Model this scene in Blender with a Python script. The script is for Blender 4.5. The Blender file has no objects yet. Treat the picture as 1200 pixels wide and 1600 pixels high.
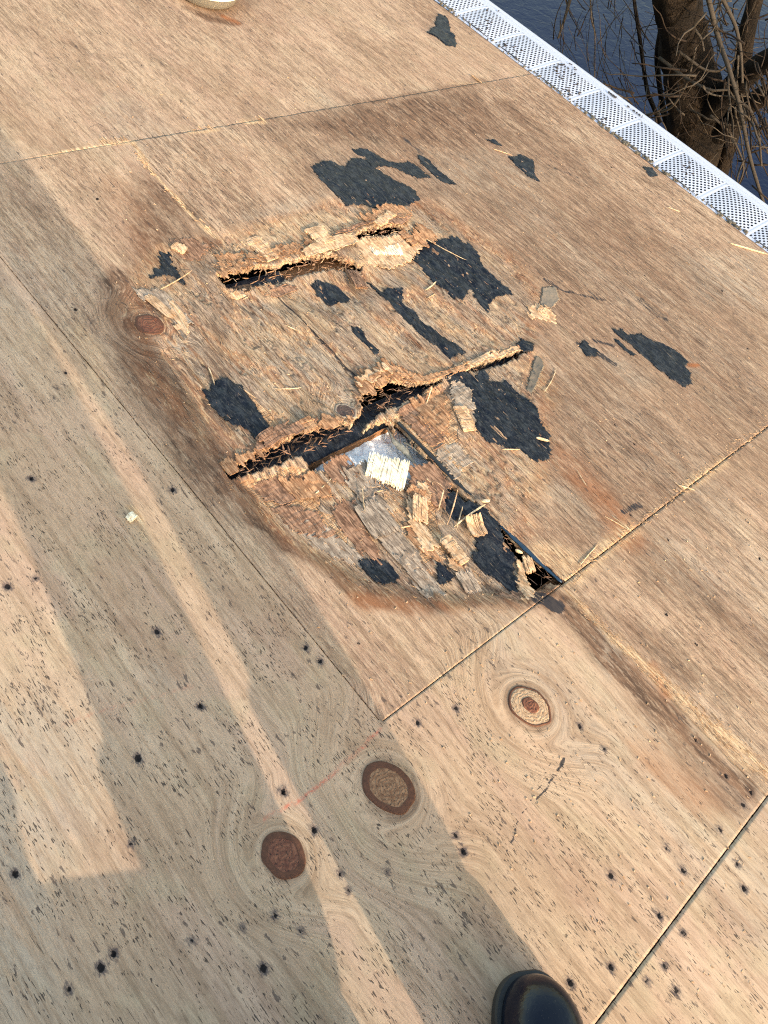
import bpy, math, random
import numpy as np
from mathutils import Matrix, Vector

# ------------------------------------------------------------------ camera, world, sun, exposure
sc = bpy.context.scene
HC = 1.08                                   # camera height above the roof deck, metres
FPX = 1267.27                               # focal length in pixels of a 1200 x 1600 frame
BM = np.array([[0.72100453, -0.64088051, 0.26348556],
               [0.40769727, 0.69981653, 0.58654903],
               [-0.56029939, -0.31548217, 0.76585612]])   # rows = camera axes in the deck frame
SLOPE = math.radians(9)                     # the deck falls towards the eave (+x)
W = Matrix.Rotation(SLOPE, 4, 'Y')          # deck frame -> world
cam_d = bpy.data.cameras.new('camera'); cam = bpy.data.objects.new('camera', cam_d)
sc.collection.objects.link(cam); sc.camera = cam
cam_d.sensor_fit = 'VERTICAL'; cam_d.sensor_height = 24.0
cam_d.lens = FPX / 1600 * 24.0
cam_d.clip_start = 0.01; cam_d.clip_end = 800
M = Matrix.Identity(4)
for r in range(3):
    for c in range(3): M[c][r] = BM[r, c]
M[2][3] = HC
cam.matrix_world = W @ M

SUN_D = Vector((-0.175, -1.0, 0.0)).normalized() * math.cos(math.radians(20.5)) + Vector((0, 0, math.sin(math.radians(20.5))))
SUN_W = (W.to_3x3() @ SUN_D).normalized()
sun_d = bpy.data.lights.new('sun', 'SUN'); sun = bpy.data.objects.new('sun', sun_d)
sc.collection.objects.link(sun)
sun_d.energy = 2.0; sun_d.angle = math.radians(0.55); sun_d.color = (1.0, 0.84, 0.64)
sun.rotation_euler = SUN_W.to_track_quat('Z', 'Y').to_euler()
world = bpy.data.worlds.new('World'); sc.world = world; world.use_nodes = True
wn = world.node_tree
sky = wn.nodes.new('ShaderNodeTexSky'); sky.sky_type = 'NISHITA'; sky.sun_disc = False
sky.sun_elevation = math.asin(SUN_W.z); sky.sun_rotation = math.atan2(SUN_W.x, SUN_W.y)
sky.dust_density = 3.2; sky.air_density = 2.0; sky.ozone_density = 1.0
bg = wn.nodes['Background']; bg.inputs['Strength'].default_value = 0.15
wn.links.new(sky.outputs[0], bg.inputs['Color'])
sc.view_settings.view_transform = 'Standard'; sc.view_settings.look = 'None'
sc.view_settings.gamma = 1.0; sc.view_settings.use_curve_mapping = False
sc.view_settings.exposure = 1.47

sc.cycles.use_denoising = False; sc.cycles.use_adaptive_sampling = False      # keep the fine grain crisp
sc.cycles.pixel_filter_type = 'BLACKMAN_HARRIS'; sc.cycles.filter_width = 1.1
sc.cycles.max_bounces = 6; sc.cycles.sample_clamp_indirect = 3.0
rnd = random.Random(7)
rng = np.random.default_rng(5)

# ------------------------------------------------------------------ helpers
def at(px, py, z=0.0):
    """point of the deck plane (height z) under a position of the photograph"""
    d = BM.T @ np.array([px - 600.0, 800.0 - py, -FPX])
    t = (z - HC) / d[2]
    return d[0] * t, d[1] * t
def ats(L, z=0.0): return np.array([at(p[0], p[1], z) for p in L])

def vnoise(x, y, seed=0):
    xi = np.floor(x).astype(np.int64); yi = np.floor(y).astype(np.int64)
    fx = x - xi; fy = y - yi
    fx = fx * fx * (3 - 2 * fx); fy = fy * fy * (3 - 2 * fy)
    def h(a, b):
        n = (a * 374761393 + b * 668265263 + seed * 974634777) & 0xffffffff
        n = ((n ^ (n >> 13)) * 1274126177) & 0xffffffff
        return ((n ^ (n >> 16)) & 0xffff) / 65535.0
    return (h(xi, yi) * (1 - fx) + h(xi + 1, yi) * fx) * (1 - fy) + (h(xi, yi + 1) * (1 - fx) + h(xi + 1, yi + 1) * fx) * fy
def fbm(x, y, seed=0, oc=3):
    s = 0; a = 1; t = 0
    for i in range(oc):
        s = s + a * vnoise(x * 2 ** i, y * 2 ** i, seed + i); t += a; a *= .5
    return s / t
def sstep(a, b, x):
    t = np.clip((x - a) / (b - a), 0, 1); return t * t * (3 - 2 * t)
def seg_dist(x, y, P, closed=False):
    d = np.full(x.shape, 1e9); n = len(P)
    for i in range(n if closed else n - 1):
        a = P[i]; b = P[(i + 1) % n]; ab = b - a; L = ab @ ab + 1e-12
        t = np.clip(((x - a[0]) * ab[0] + (y - a[1]) * ab[1]) / L, 0, 1)
        d = np.minimum(d, np.hypot(x - a[0] - t * ab[0], y - a[1] - t * ab[1]))
    return d
def inside(x, y, P):
    c = np.zeros(x.shape, bool); n = len(P)
    for i in range(n):
        x1, y1 = P[i]; x2, y2 = P[(i + 1) % n]
        if y1 == y2: continue
        m = ((y1 > y) != (y2 > y)) & (x < (x2 - x1) * (y - y1) / (y2 - y1) + x1)
        c ^= m
    return c
def sdist(x, y, P, pad=0.08):
    """signed distance to a polygon, negative inside; far away it is only a large number"""
    out = np.full(x.shape, 1.0)
    m = (x > P[:, 0].min() - pad) & (x < P[:, 0].max() + pad) & (y > P[:, 1].min() - pad) & (y < P[:, 1].max() + pad)
    if m.any():
        d = seg_dist(x[m], y[m], P, True); d[inside(x[m], y[m], P)] *= -1; out[m] = d
    return out
def ldist(x, y, P, pad=0.12):
    out = np.full(x.shape, 1.0)
    m = (x > P[:, 0].min() - pad) & (x < P[:, 0].max() + pad) & (y > P[:, 1].min() - pad) & (y < P[:, 1].max() + pad)
    if m.any(): out[m] = seg_dist(x[m], y[m], P)
    return out

COL = sc.collection
DECK = []                                   # top-level things laid out in the deck frame
def link(name, me, mat=None, parent=None):
    o = bpy.data.objects.new(name, me); COL.objects.link(o)
    if mat is not None and me is not None and not me.materials: me.materials.append(mat)
    if parent is not None: o.parent = parent
    return o
def tag(o, label=None, cat=None, group=None, kind=None, deck=True):
    if label: o['label'] = label
    if cat: o['category'] = cat
    if group: o['group'] = group
    if kind: o['kind'] = kind
    if deck and o.parent is None: DECK.append(o)
    return o
def empty(name, loc=(0, 0, 0)):
    o = bpy.data.objects.new(name, None); COL.objects.link(o); o.location = loc; o.empty_display_size = .05
    return o
def mesh(name, V, F, smooth=False):
    me = bpy.data.meshes.new(name)
    V = np.asarray(V, dtype=np.float32)
    if isinstance(F, np.ndarray):
        k = F.shape[1]; nf = len(F)
        me.vertices.add(len(V)); me.vertices.foreach_set('co', V.ravel())
        me.loops.add(nf * k); me.loops.foreach_set('vertex_index', F.astype(np.int32).ravel())
        me.polygons.add(nf); me.polygons.foreach_set('loop_start', np.arange(nf, dtype=np.int32) * k)
        me.polygons.foreach_set('loop_total', np.full(nf, k, np.int32))
        me.update(calc_edges=True)
    else:
        me.from_pydata([tuple(map(float, v)) for v in V], [], F); me.update()
    if smooth: me.polygons.foreach_set('use_smooth', np.ones(len(me.polygons), bool))
    return me
class MB:
    def __init__(s): s.v = []; s.f = []
    def box(s, c, ax, ay, az):
        """centre and three half-axis vectors"""
        c, ax, ay, az = [np.asarray(q, float) for q in (c, ax, ay, az)]
        n = len(s.v)
        for k in (-1, 1):
            for j in (-1, 1):
                for i in (-1, 1): s.v.append(c + i * ax + j * ay + k * az)
        for q in ((0, 2, 3, 1), (4, 5, 7, 6), (0, 1, 5, 4), (2, 6, 7, 3), (0, 4, 6, 2), (1, 3, 7, 5)):
            s.f.append(tuple(n + t for t in q))
    def bx(s, x0, x1, y0, y1, z0, z1):
        s.box(((x0 + x1) / 2, (y0 + y1) / 2, (z0 + z1) / 2), ((x1 - x0) / 2, 0, 0), (0, (y1 - y0) / 2, 0), (0, 0, (z1 - z0) / 2))
    def tube(s, P, R, k=6, cap=True):
        P = [np.asarray(p, float) for p in P]; n0 = len(s.v)
        up = np.array([0.13, 0.31, 1.0]); m = len(P)
        if not hasattr(R, '__len__'): R = [R] * m
        for i, p in enumerate(P):
            t = P[min(i + 1, m - 1)] - P[max(i - 1, 0)]; t = t / (np.linalg.norm(t) + 1e-9)
            u = np.cross(t, up)
            if np.linalg.norm(u) < .1: u = np.cross(t, [1, 0.1, 0])
            u /= np.linalg.norm(u); v = np.cross(t, u)
            for j in range(k):
                a = 2 * math.pi * j / k
                s.v.append(p + R[i] * (math.cos(a) * u + math.sin(a) * v))
        for i in range(m - 1):
            for j in range(k):
                a = n0 + i * k + j; b = n0 + i * k + (j + 1) % k
                s.f.append((a, b, b + k, a + k))
        if cap:
            s.f.append(tuple(n0 + j for j in range(k))[::-1]); s.f.append(tuple(n0 + (m - 1) * k + j for j in range(k)))
    def rings(s, R, close_ends=True):
        """loft a list of rings (lists of points, all the same length)"""
        n0 = len(s.v); k = len(R[0])
        for r in R: s.v.extend([np.asarray(p, float) for p in r])
        for i in range(len(R) - 1):
            for j in range(k):
                a = n0 + i * k + j; b = n0 + i * k + (j + 1) % k
                s.f.append((a, b, b + k, a + k))
        if close_ends:
            s.f.append(tuple(n0 + j for j in range(k))[::-1]); s.f.append(tuple(n0 + (len(R) - 1) * k + j for j in range(k)))
    def build(s, name, mat, parent=None, smooth=False):
        return link(name, mesh(name, s.v, s.f, smooth), mat, parent)

# ------------------------------------------------------------------ node helper
class NT:
    def __init__(s, name):
        s.m = bpy.data.materials.new(name); s.m.use_nodes = True; s.t = s.m.node_tree
        s.b = s.t.nodes['Principled BSDF']
    def n(s, typ, ins=(), **kw):
        nd = s.t.nodes.new(typ)
        for k, v in kw.items(): setattr(nd, k, v)
        for k, v in (ins.items() if isinstance(ins, dict) else enumerate(ins)):
            s.put(nd.inputs[k], v)
        return nd
    def put(s, sock, v):
        if v is None: return
        if isinstance(v, bpy.types.NodeSocket): s.t.links.new(v, sock)
        elif isinstance(v, bpy.types.Node): s.t.links.new(v.outputs[0], sock)
        else:
            if isinstance(v, (tuple, list)) and len(v) == 3 and len(sock.default_value) == 4: v = (*v, 1)
            sock.default_value = v
    def math(s, op, a, b=0.0, c=None, clamp=False):
        nd = s.n('ShaderNodeMath', (a, b) if c is None else (a, b, c), operation=op); nd.use_clamp = clamp; return nd.outputs[0]
    def mul(s, a, b): return s.math('MULTIPLY', a, b)
    def add(s, a, b): return s.math('ADD', a, b)
    def step(s, x, lo, hi, o0=0.0, o1=1.0):
        nd = s.n('ShaderNodeMapRange', interpolation_type='SMOOTHSTEP')
        s.put(nd.inputs['Value'], x)
        for k, v in (('From Min', lo), ('From Max', hi), ('To Min', o0), ('To Max', o1)): s.put(nd.inputs[k], v)
        return nd.outputs[0]
    def noise(s, vec, scale, detail=2.0, rough=.5, dist=0.0):
        mp = s.n('ShaderNodeMapping', {'Vector': vec, 'Scale': scale if isinstance(scale, tuple) else (scale,) * 3})
        nd = s.n('ShaderNodeTexNoise', {'Vector': mp.outputs[0], 'Scale': 1.0, 'Detail': detail, 'Roughness': rough, 'Distortion': dist})
        return nd.outputs['Fac']
    def mix(s, f, a, b, mode='MIX'):
        nd = s.n('ShaderNodeMix', data_type='RGBA', blend_type=mode)
        s.put(nd.inputs[0], f); s.put(nd.inputs[6], a); s.put(nd.inputs[7], b)
        return nd.outputs[2]
    def ramp(s, f, stops):
        nd = s.n('ShaderNodeValToRGB', (f,)); e = nd.color_ramp.elements
        while len(e) < len(stops): e.new(0.5)
        for q, (p, c) in zip(e, stops): q.position = p; q.color = (*c, 1)
        return nd.outputs[0]
    def bump(s, h, strength, dist, nrm=None):
        nd = s.n('ShaderNodeBump', {'Strength': strength, 'Distance': dist, 'Height': h})
        if nrm is not None: s.put(nd.inputs['Normal'], nrm)
        return nd.outputs[0]
    def attr(s, name, sep=False):
        nd = s.n('ShaderNodeAttribute', attribute_name=name)
        if not sep: return nd.outputs['Vector']
        sp = s.n('ShaderNodeSeparateColor', (nd.outputs['Color'],))
        return sp.outputs[0], sp.outputs[1], sp.outputs[2], nd.outputs['Alpha']
    def out(s, col=None, rough=None, nrm=None, **kw):
        if col is not None: s.put(s.b.inputs['Base Color'], col)
        if rough is not None: s.put(s.b.inputs['Roughness'], rough)
        if nrm is not None: s.put(s.b.inputs['Normal'], nrm)
        for k, v in kw.items(): s.put(s.b.inputs[k.replace('_', ' ')], v)
        return s.m

# ------------------------------------------------------------------ materials
def mat_plywood():
    t = NT('weathered_plywood')
    uv = t.attr('guv')
    stain, fuzz, speck, fresh = t.attr('ma', True)
    rust, grey, layer, hole = t.attr('mb', True)          # hole = distance to a nail hole, in cm
    ring, red, black, bright = t.attr('mc', True)
    pos = t.attr('guv2')                                   # unwarped deck position
    # hue patches
    big = t.noise(uv, (4.0, 1.6, 1), 3, .55)
    big2 = t.noise(uv, (9.0, 2.2, 1), 3, .6)
    cloud = t.noise(pos, (13, 9, 1), 4, .6)
    base = t.ramp(big, [(.32, (.38, .272, .205)), (.44, (.48, .348, .262)), (.54, (.50, .375, .290)), (.66, (.56, .430, .330))])
    pink = t.mix(t.step(big2, .44, .62), base, (.47, .325, .262))
    base = t.mix(0.75, base, pink)
    base = t.mix(t.step(cloud, .50, .66, 0, .6), base, (.44, .355, .26))
    base = t.mix(t.step(t.noise(uv, (24, 2.6, 1), 4, .62), .52, .66, 0, .55), base, (.36, .255, .185))
    # weathered fibres (fuzz): pinkish brown grey
    wcol = t.ramp(t.noise(uv, (16, 3.0, 1), 4, .65), [(.34, (.165, .095, .070)), (.44, (.30, .185, .138)), (.53, (.385, .25, .19)), (.64, (.47, .345, .27))])
    base = t.mix(t.mul(fuzz, .9), base, wcol)
    pat = t.noise(pos, (7, 3.2, 1), 4, .6)
    base = t.mix(t.step(pat, .53, .64, 0, .5), base, t.mix(1.0, base, (.66, .58, .54), 'MULTIPLY'))
    base = t.mix(t.step(t.noise(pos, (8, 3.0, 2), 4, .6), .53, .63, 0, .5), base, t.mix(1.0, base, (1.18, 1.2, 1.22), 'MULTIPLY'))
    gcol = t.mix(t.noise(uv, (60, 5, 1), 3, .6), (.26, .24, .225), (.46, .42, .38))
    base = t.mix(t.mul(grey, t.step(t.noise(uv, (40, 6, 1), 4, .7), .36, .54)), base, gcol)
    # growth ring streaks
    wv = t.n('ShaderNodeSeparateXYZ', (uv,)).outputs[0]
    wob = t.noise(uv, (7, 1.0, 1), 2, .5)
    ph = t.add(t.mul(wv, 420.0), t.add(t.mul(wob, 46.0), t.mul(t.noise(uv, (40, 9, 1), 3, .6), 9.0)))
    rg = t.math('SINE', ph)
    rgf = t.step(rg, .15, 1.0)
    amp = t.add(.10, t.mul(ring, .17))
    base = t.mix(t.mul(rgf, amp), base, t.mix(1.0, base, (.62, .50, .38), 'MULTIPLY'))
    # streaks
    s1 = t.noise(uv, (70, 2.5, 1), 4, .7)
    s2 = t.noise(uv, (430, 48, 1), 3, .7)
    s3 = t.noise(uv, (170, 13, 1), 4, .7)
    base = t.mix(t.step(s1, .38, .52, .50, 0), base, (.27, .18, .125))
    base = t.mix(t.mul(t.step(s3, .33, .47, 1, 0), t.add(.12, t.mul(fuzz, .42))), base, (.17, .11, .08))
    base = t.mix(t.mul(t.step(s2, .36, .50, 1, 0), t.add(.26, t.mul(fuzz, .42))), base, (.17, .115, .08))
    base = t.mix(t.mul(t.step(s2, .53, .64), t.add(.18, t.mul(fuzz, .38))), base, (.58, .46, .35))
    # cross laid inner ply
    cr = t.noise(pos, (16, 330, 1), 3, .6); cr2 = t.noise(pos, (7, 60, 1), 3, .6)
    ccol = t.ramp(cr2, [(.3, (.33, .185, .10)), (.5, (.50, .31, .19)), (.7, (.62, .44, .29))])
    ccol = t.mix(t.step(cr, .34, .54, .75, 0), ccol, (.17, .09, .05))
    lay = t.step(t.add(layer, t.mul(t.math('SUBTRACT', t.noise(pos, (160, 30, 1), 3, .6), .5), .5)), .42, .58)
    base = t.mix(lay, base, ccol)
    # open grain: crisp dark fissures and pale ridges a few millimetres wide
    f1 = t.noise(uv, (125, 11, 1), 5, .72, .15); f2 = t.noise(uv, (210, 17, 3), 5, .75, .15)
    w1 = t.add(.10, t.mul(fuzz, .82))
    base = t.mix(t.mul(t.step(f1, .425, .475, 1, 0), t.mul(w1, .62)), base, (.105, .064, .048))
    base = t.mix(t.mul(t.step(f1, .545, .60), t.mul(w1, .55)), base, (.57, .44, .34))
    base = t.mix(t.mul(t.step(f2, .40, .44, 1, 0), t.mul(w1, .75)), base, (.075, .05, .04))
    base = t.mix(t.mul(t.step(f2, .57, .61), t.mul(w1, .5)), base, (.62, .49, .38))
    rdg = t.math('ABSOLUTE', t.math('SUBTRACT', t.noise(uv, (75, 5, 5), 4, .7, .2), .5))
    base = t.mix(t.mul(t.step(rdg, .004, .0015, 0, 1), t.add(.2, t.mul(fuzz, .5))), base, (.06, .04, .034))
    # stains
    sn = t.noise(uv, (22, 7, 1), 5, .62)
    sm = t.math('MULTIPLY', stain, t.step(sn, .34, .54, .55, 1.3), clamp=True)
    sm = t.math('MULTIPLY', sm, t.step(t.noise(uv, (150, 30, 1), 4, .8), .38, .54, .45, 1.2), clamp=True)
    base = t.mix(t.mul(sm, .93), base, t.mix(t.step(t.noise(uv, (90, 9, 1), 4, .7), .38, .58), (.062, .035, .026), (.185, .108, .074)))
    base = t.mix(t.mul(rust, t.step(sn, .3, .6, .4, 1)), base, (.32, .115, .045))
    # fresh splintered wood
    fn = t.noise(uv, (330, 26, 1), 3, .6)
    base = t.mix(t.mul(fresh, t.step(fn, .34, .52)), base, t.mix(t.step(fn, .45, .62), (.46, .29, .17), (.72, .56, .39)))
    base = t.mix(bright, base, (.80, .68, .50))
    base = t.mix(t.mul(red, t.step(t.noise(pos, 300, 2), .35, .6, .25, 1)), base, (.50, .13, .09))
    base = t.mix(1.0, base, (1.03, 1.0, .92), 'MULTIPLY')
    # mould specks
    clus = t.noise(pos, (19, 10, 1), 4, .7)
    dens = t.math('MULTIPLY', speck, t.step(clus, .42, .58, .10, 1.08))
    sp = t.noise(pos, (560, 85, 1), 1.0, .5, .25)
    thr = t.math('SUBTRACT', .80, t.mul(dens, .175))
    spm = t.step(sp, thr, t.add(thr, .035))
    spb = t.noise(pos, (330, 38, 1), 2.0, .5, .3)
    thb = t.math('SUBTRACT', .86, t.mul(dens, .165))
    spm2 = t.step(spb, thb, t.add(thb, .03))
    # fine checking lines
    ck = t.noise(pos, (480, 22, 1), 2.0, .6, .3)
    thc = t.math('SUBTRACT', .74, t.mul(t.math('MAXIMUM', fuzz, t.mul(speck, .6)), .115))
    ckm = t.step(ck, thc, t.add(thc, .05))
    dk = t.math('MAXIMUM', t.mul(t.math('MAXIMUM', spm, spm2), .86), t.mul(ckm, .72))
    base = t.mix(dk, base, (.042, .033, .030))
    fk = t.noise(pos, (150, 42, 1), 3.0, .65, .3)
    fkd = t.step(t.noise(pos, (7, 5, 1), 3, .6), .36, .60, .2, 1.0)
    fth = t.math('SUBTRACT', .70, t.mul(fkd, .10))
    base = t.mix(t.mul(t.step(fk, fth, t.add(fth, .05)), .72), base, t.mix(fkd, (.10, .062, .05), (.060, .046, .045)))
    # smeared black residue and nail holes
    bn = t.noise(uv, (230, 32, 1), 4, .7)
    bm = t.step(t.add(black, t.mul(t.math('SUBTRACT', bn, .5), 1.1)), .46, .60)
    base = t.mix(t.mul(bm, .9), base, (.020, .023, .032))
    hn = t.add(hole, t.mul(t.math('SUBTRACT', t.noise(pos, 260, 3), .5), .42))
    halo = t.mul(t.step(t.add(hole, t.mul(t.math('SUBTRACT', t.noise(uv, (330, 120, 1), 3, .7), .5), 2.2)), .95, .3), t.step(speck, .6, .85, .12, .8))
    base = t.mix(halo, base, (.07, .055, .06))
    base = t.mix(t.step(hn, .42, .34), base, (.016, .012, .012))
    hgt = t.add(t.mul(s2, .4), t.add(t.mul(f2, .9), t.mul(f1, .8)))
    hgt = t.math('SUBTRACT', hgt, t.mul(dk, .8))
    hgt = t.mix(lay, hgt, cr)
    nrm = t.bump(hgt, 1.0, t.add(.0004, t.mul(t.math('MAXIMUM', fuzz, fresh), .0024)))
    return t.out(base, .82, nrm, Specular_IOR_Level=.25)

def simple_wood(name, c0, c1, along=1, rough=.8, sc_=(1, 1, 1), bump=.0006):
    t = NT(name); tc = t.n('ShaderNodeTexCoord').outputs['Object']
    s = [260, 260, 260]; s[along] = 24
    oi = t.n('ShaderNodeObjectInfo').outputs['Random']
    n = t.noise(tc, tuple(s), 4, .7); n2 = t.noise(tc, 60, 3)
    c = t.mix(t.step(n, .38, .62), c0, c1)
    c = t.mix(t.step(t.noise(tc, tuple(q * 1.7 + 9 for q in s), 3, .6), .54, .64, 0, .75), c, tuple(q * .30 for q in c0))
    c = t.mix(t.step(n2, .5, .62, 0, .5), c, tuple(q * .5 for q in c0))
    return t.out(c, rough, t.bump(n, .8, bump), Specular_IOR_Level=.25)

def mat_tar():
    t = NT('black_tar_paper'); p = t.n('ShaderNodeTexCoord').outputs['Object']
    n = t.noise(p, 55, 5, .65); f = t.noise(p, (300, 60, 60), 5, .8); g = t.noise(p, 900, 2)
    c = t.mix(t.step(n, .35, .7), (.0030, .0052, .0120), (.007, .011, .023))
    c = t.mix(t.step(f, .50, .62, 0, .6), c, (.070, .072, .075))
    c = t.mix(t.step(t.noise(p, (70, 30, 30), 5, .75), .48, .60, 0, .5), c, (.045, .054, .068))
    c = t.mix(t.step(g, .66, .72, 0, .5), c, (.10, .10, .10))
    c = t.mix(t.step(t.noise(p, (150, 22, 60), 5, .75), .63, .66, 0, .75), c, (.22, .165, .12))
    h = t.add(t.mul(n, 1.2), t.mul(f, .8))
    return t.out(c, t.step(n, .3, .7, .38, .55), t.bump(h, 1.0, .0022), Specular_IOR_Level=.22)
def mat_plain(name, c, rough=.6, bump=0, bs=80, var=.0, **kw):
    t = NT(name); p = t.n('ShaderNodeTexCoord').outputs['Object']
    n = t.noise(p, bs, 4, .6)
    col = t.mix(n, tuple(q * (1 - var) for q in c), tuple(min(1, q * (1 + var)) for q in c))
    return t.out(col, rough, t.bump(n, 1.0, bump) if bump else None, **kw)
MP = mat_plywood()
TAR = mat_tar()
FRESH = simple_wood('fresh_splintered_pine', (.46, .28, .16), (.68, .49, .33))
ORANGE = simple_wood('broken_orange_ply', (.26, .125, .065), (.50, .30, .175))
GREYWOOD = simple_wood('grey_weathered_fibre', (.22, .165, .13), (.44, .355, .285))
STRAW = simple_wood('straw_coloured_splinter', (.52, .38, .24), (.74, .60, .43))
RAFTER = simple_wood('brown_rafter_wood', (.23, .105, .045), (.40, .20, .095), along=0)
REDW = simple_wood('reddish_brown_fibres', (.17, .09, .058), (.38, .225, .15))
ROTTEN = simple_wood('rotten_dark_wood', (.03, .020, .016), (.115, .07, .045))

# ------------------------------------------------------------------ painted features of the deck (positions on the real plane)
def poly(L): return ats(L)
XA, XF, YB, YC, YD, XE = .531, .966, .160, -.297, 1.553, 2.455
ROT = poly([(205, 430), (260, 385), (330, 370), (440, 338), (560, 300), (670, 315), (800, 400), (860, 480), (830, 540), (862, 600), (862, 720), (830, 850), (882, 912), (835, 940), (700, 950), (640, 943), (540, 905), (450, 850), (365, 770), (330, 705), (230, 600), (195, 500)])
HOLE_MAIN = poly([(470, 712), (520, 690), (570, 668), (610, 652), (646, 692), (690, 738), (720, 768), (735, 790), (716, 785), (690, 762), (668, 742), (640, 748), (612, 753), (585, 752), (562, 738), (545, 716), (515, 726), (488, 732)])
HOLE_F = poly([(606, 648), (622, 656), (668, 706), (712, 755), (772, 812), (840, 876), (884, 908), (872, 916), (838, 890), (800, 855), (756, 806), (700, 750), (650, 702)])
HOLE_SMALL = poly([(822, 888), (838, 882), (862, 902), (846, 922), (826, 912)])
CRACK2 = poly([(346, 738), (376, 722), (404, 704), (446, 690), (462, 676), (500, 664), (548, 660), (566, 640), (560, 622), (572, 606), (604, 592), (640, 598), (668, 600), (700, 588), (728, 574), (764, 562), (800, 552), (830, 544), (800, 562), (760, 574), (712, 586), (684, 600), (660, 612), (640, 622), (600, 640), (560, 676), (500, 702), (440, 722), (400, 735), (360, 750)])
CRACK1 = poly([(338, 432), (366, 424), (400, 418), (440, 412), (482, 402), (520, 398), (552, 408), (566, 418), (548, 425), (520, 419), (482, 427), (440, 437), (400, 448), (374, 454), (356, 448)])
SLOT1 = poly([(484, 388), (520, 378), (562, 364), (590, 352), (624, 352), (640, 360), (600, 366), (560, 374), (526, 384), (494, 394)])
HOLES = [HOLE_MAIN, HOLE_F, HOLE_SMALL, CRACK2, CRACK1, SLOT1]
LIP2 = poly([(346, 738), (376, 722), (404, 704), (446, 690), (462, 676), (500, 664), (548, 660), (566, 640), (562, 620), (572, 606), (604, 590), (640, 596), (668, 598), (700, 588), (728, 574), (764, 562), (800, 552), (830, 544)])
LIP1 = poly([(330, 434), (366, 424), (400, 418), (440, 408), (482, 392), (520, 380), (562, 364), (590, 352), (630, 350), (650, 366)])
LOW = poly([(346, 745), (440, 722), (560, 676), (640, 622), (700, 590), (740, 600), (640, 660), (770, 812), (880, 912), (835, 940), (700, 948), (600, 930), (480, 868), (370, 772)])
LOW1 = poly([(350, 455), (400, 458), (482, 436), (560, 420), (640, 366), (690, 372), (640, 440), (560, 480), (440, 490), (360, 480)])
KNOTS = [(610, 1230, .035, .046, 0), (443, 1335, .026, .033, 1), (829, 1103, .0, .0, 2), (232, 505, .0, .0, 3), (541, 641, .0, .0, 4)]
NAILS = [(12, 917, 4.2), (270, 767, 4), (245, 988, 4), (313, 1104, 4), (216, 1185, 5), (443, 1238, 4), (491, 1297, 4.2), (478, 1013, 3.6), (500, 1034, 3.4), (412, 1513, 4.5), (158, 1512, 4.5), (178, 1490, 3.5), (24, 1366, 4), (107, 1546, 2.6), (49, 749, 3.5), (56, 905, 2.5), (102, 584, 3.2), (118, 485, 3.2), (152, 312, 3), (37, 197, 2.6), (222, 101, 3.2), (724, 1330, 4.5), (712, 1305, 3), (713, 1107, 3.4), (653, 1129, 3), (907, 1135, 3.4), (955, 1368, 3.8), (1068, 1360, 3.6), (1126, 1296, 3), (1031, 1431, 3.4), (1135, 1212, 3.8), (1162, 1257, 3.6), (1174, 1238, 3), (1163, 1388, 4.4), (1152, 1350, 3.4), (1068, 1458, 3.6), (1038, 1510, 3.4), (1056, 1547, 4), (1010, 1532, 3.2), (955, 1511, 4), (891, 1535, 4.4), (945, 1171, 2.4), (1042, 960, 3), (1088, 1006, 3), (1087, 1155, 3), (1043, 843, 3), (984, 804, 3), (990, 694, 3), (960, 664, 2.6), (978, 1128, 2), (820, 772, 2.4), (1186, 873, 3.2), (1128, 455, 3), (1168, 545, 3), (1007, 432, 2.4), (868, 365, 2.2), (955, 262, 3.2), (912, 243, 2.4), (1090, 371, 2.2), (1108, 388, 1.8), (865, 643, 2), (1042, 1325, 2.2), (700, 920, 1.6), (443, 1238, 4), (532, 1365, 2), (430, 1430, 2.4), (380, 1450, 1.6), (300, 1470, 2), (205, 1320, 2), (545, 1392, 2), (605, 1362, 1.8), (1028, 712, 2), (1010, 735, 2), (560, 1005, 2), (470, 1455, 2)]
NAILS_D = [(*at(x, y), r * .00072) for x, y, r in NAILS]

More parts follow.
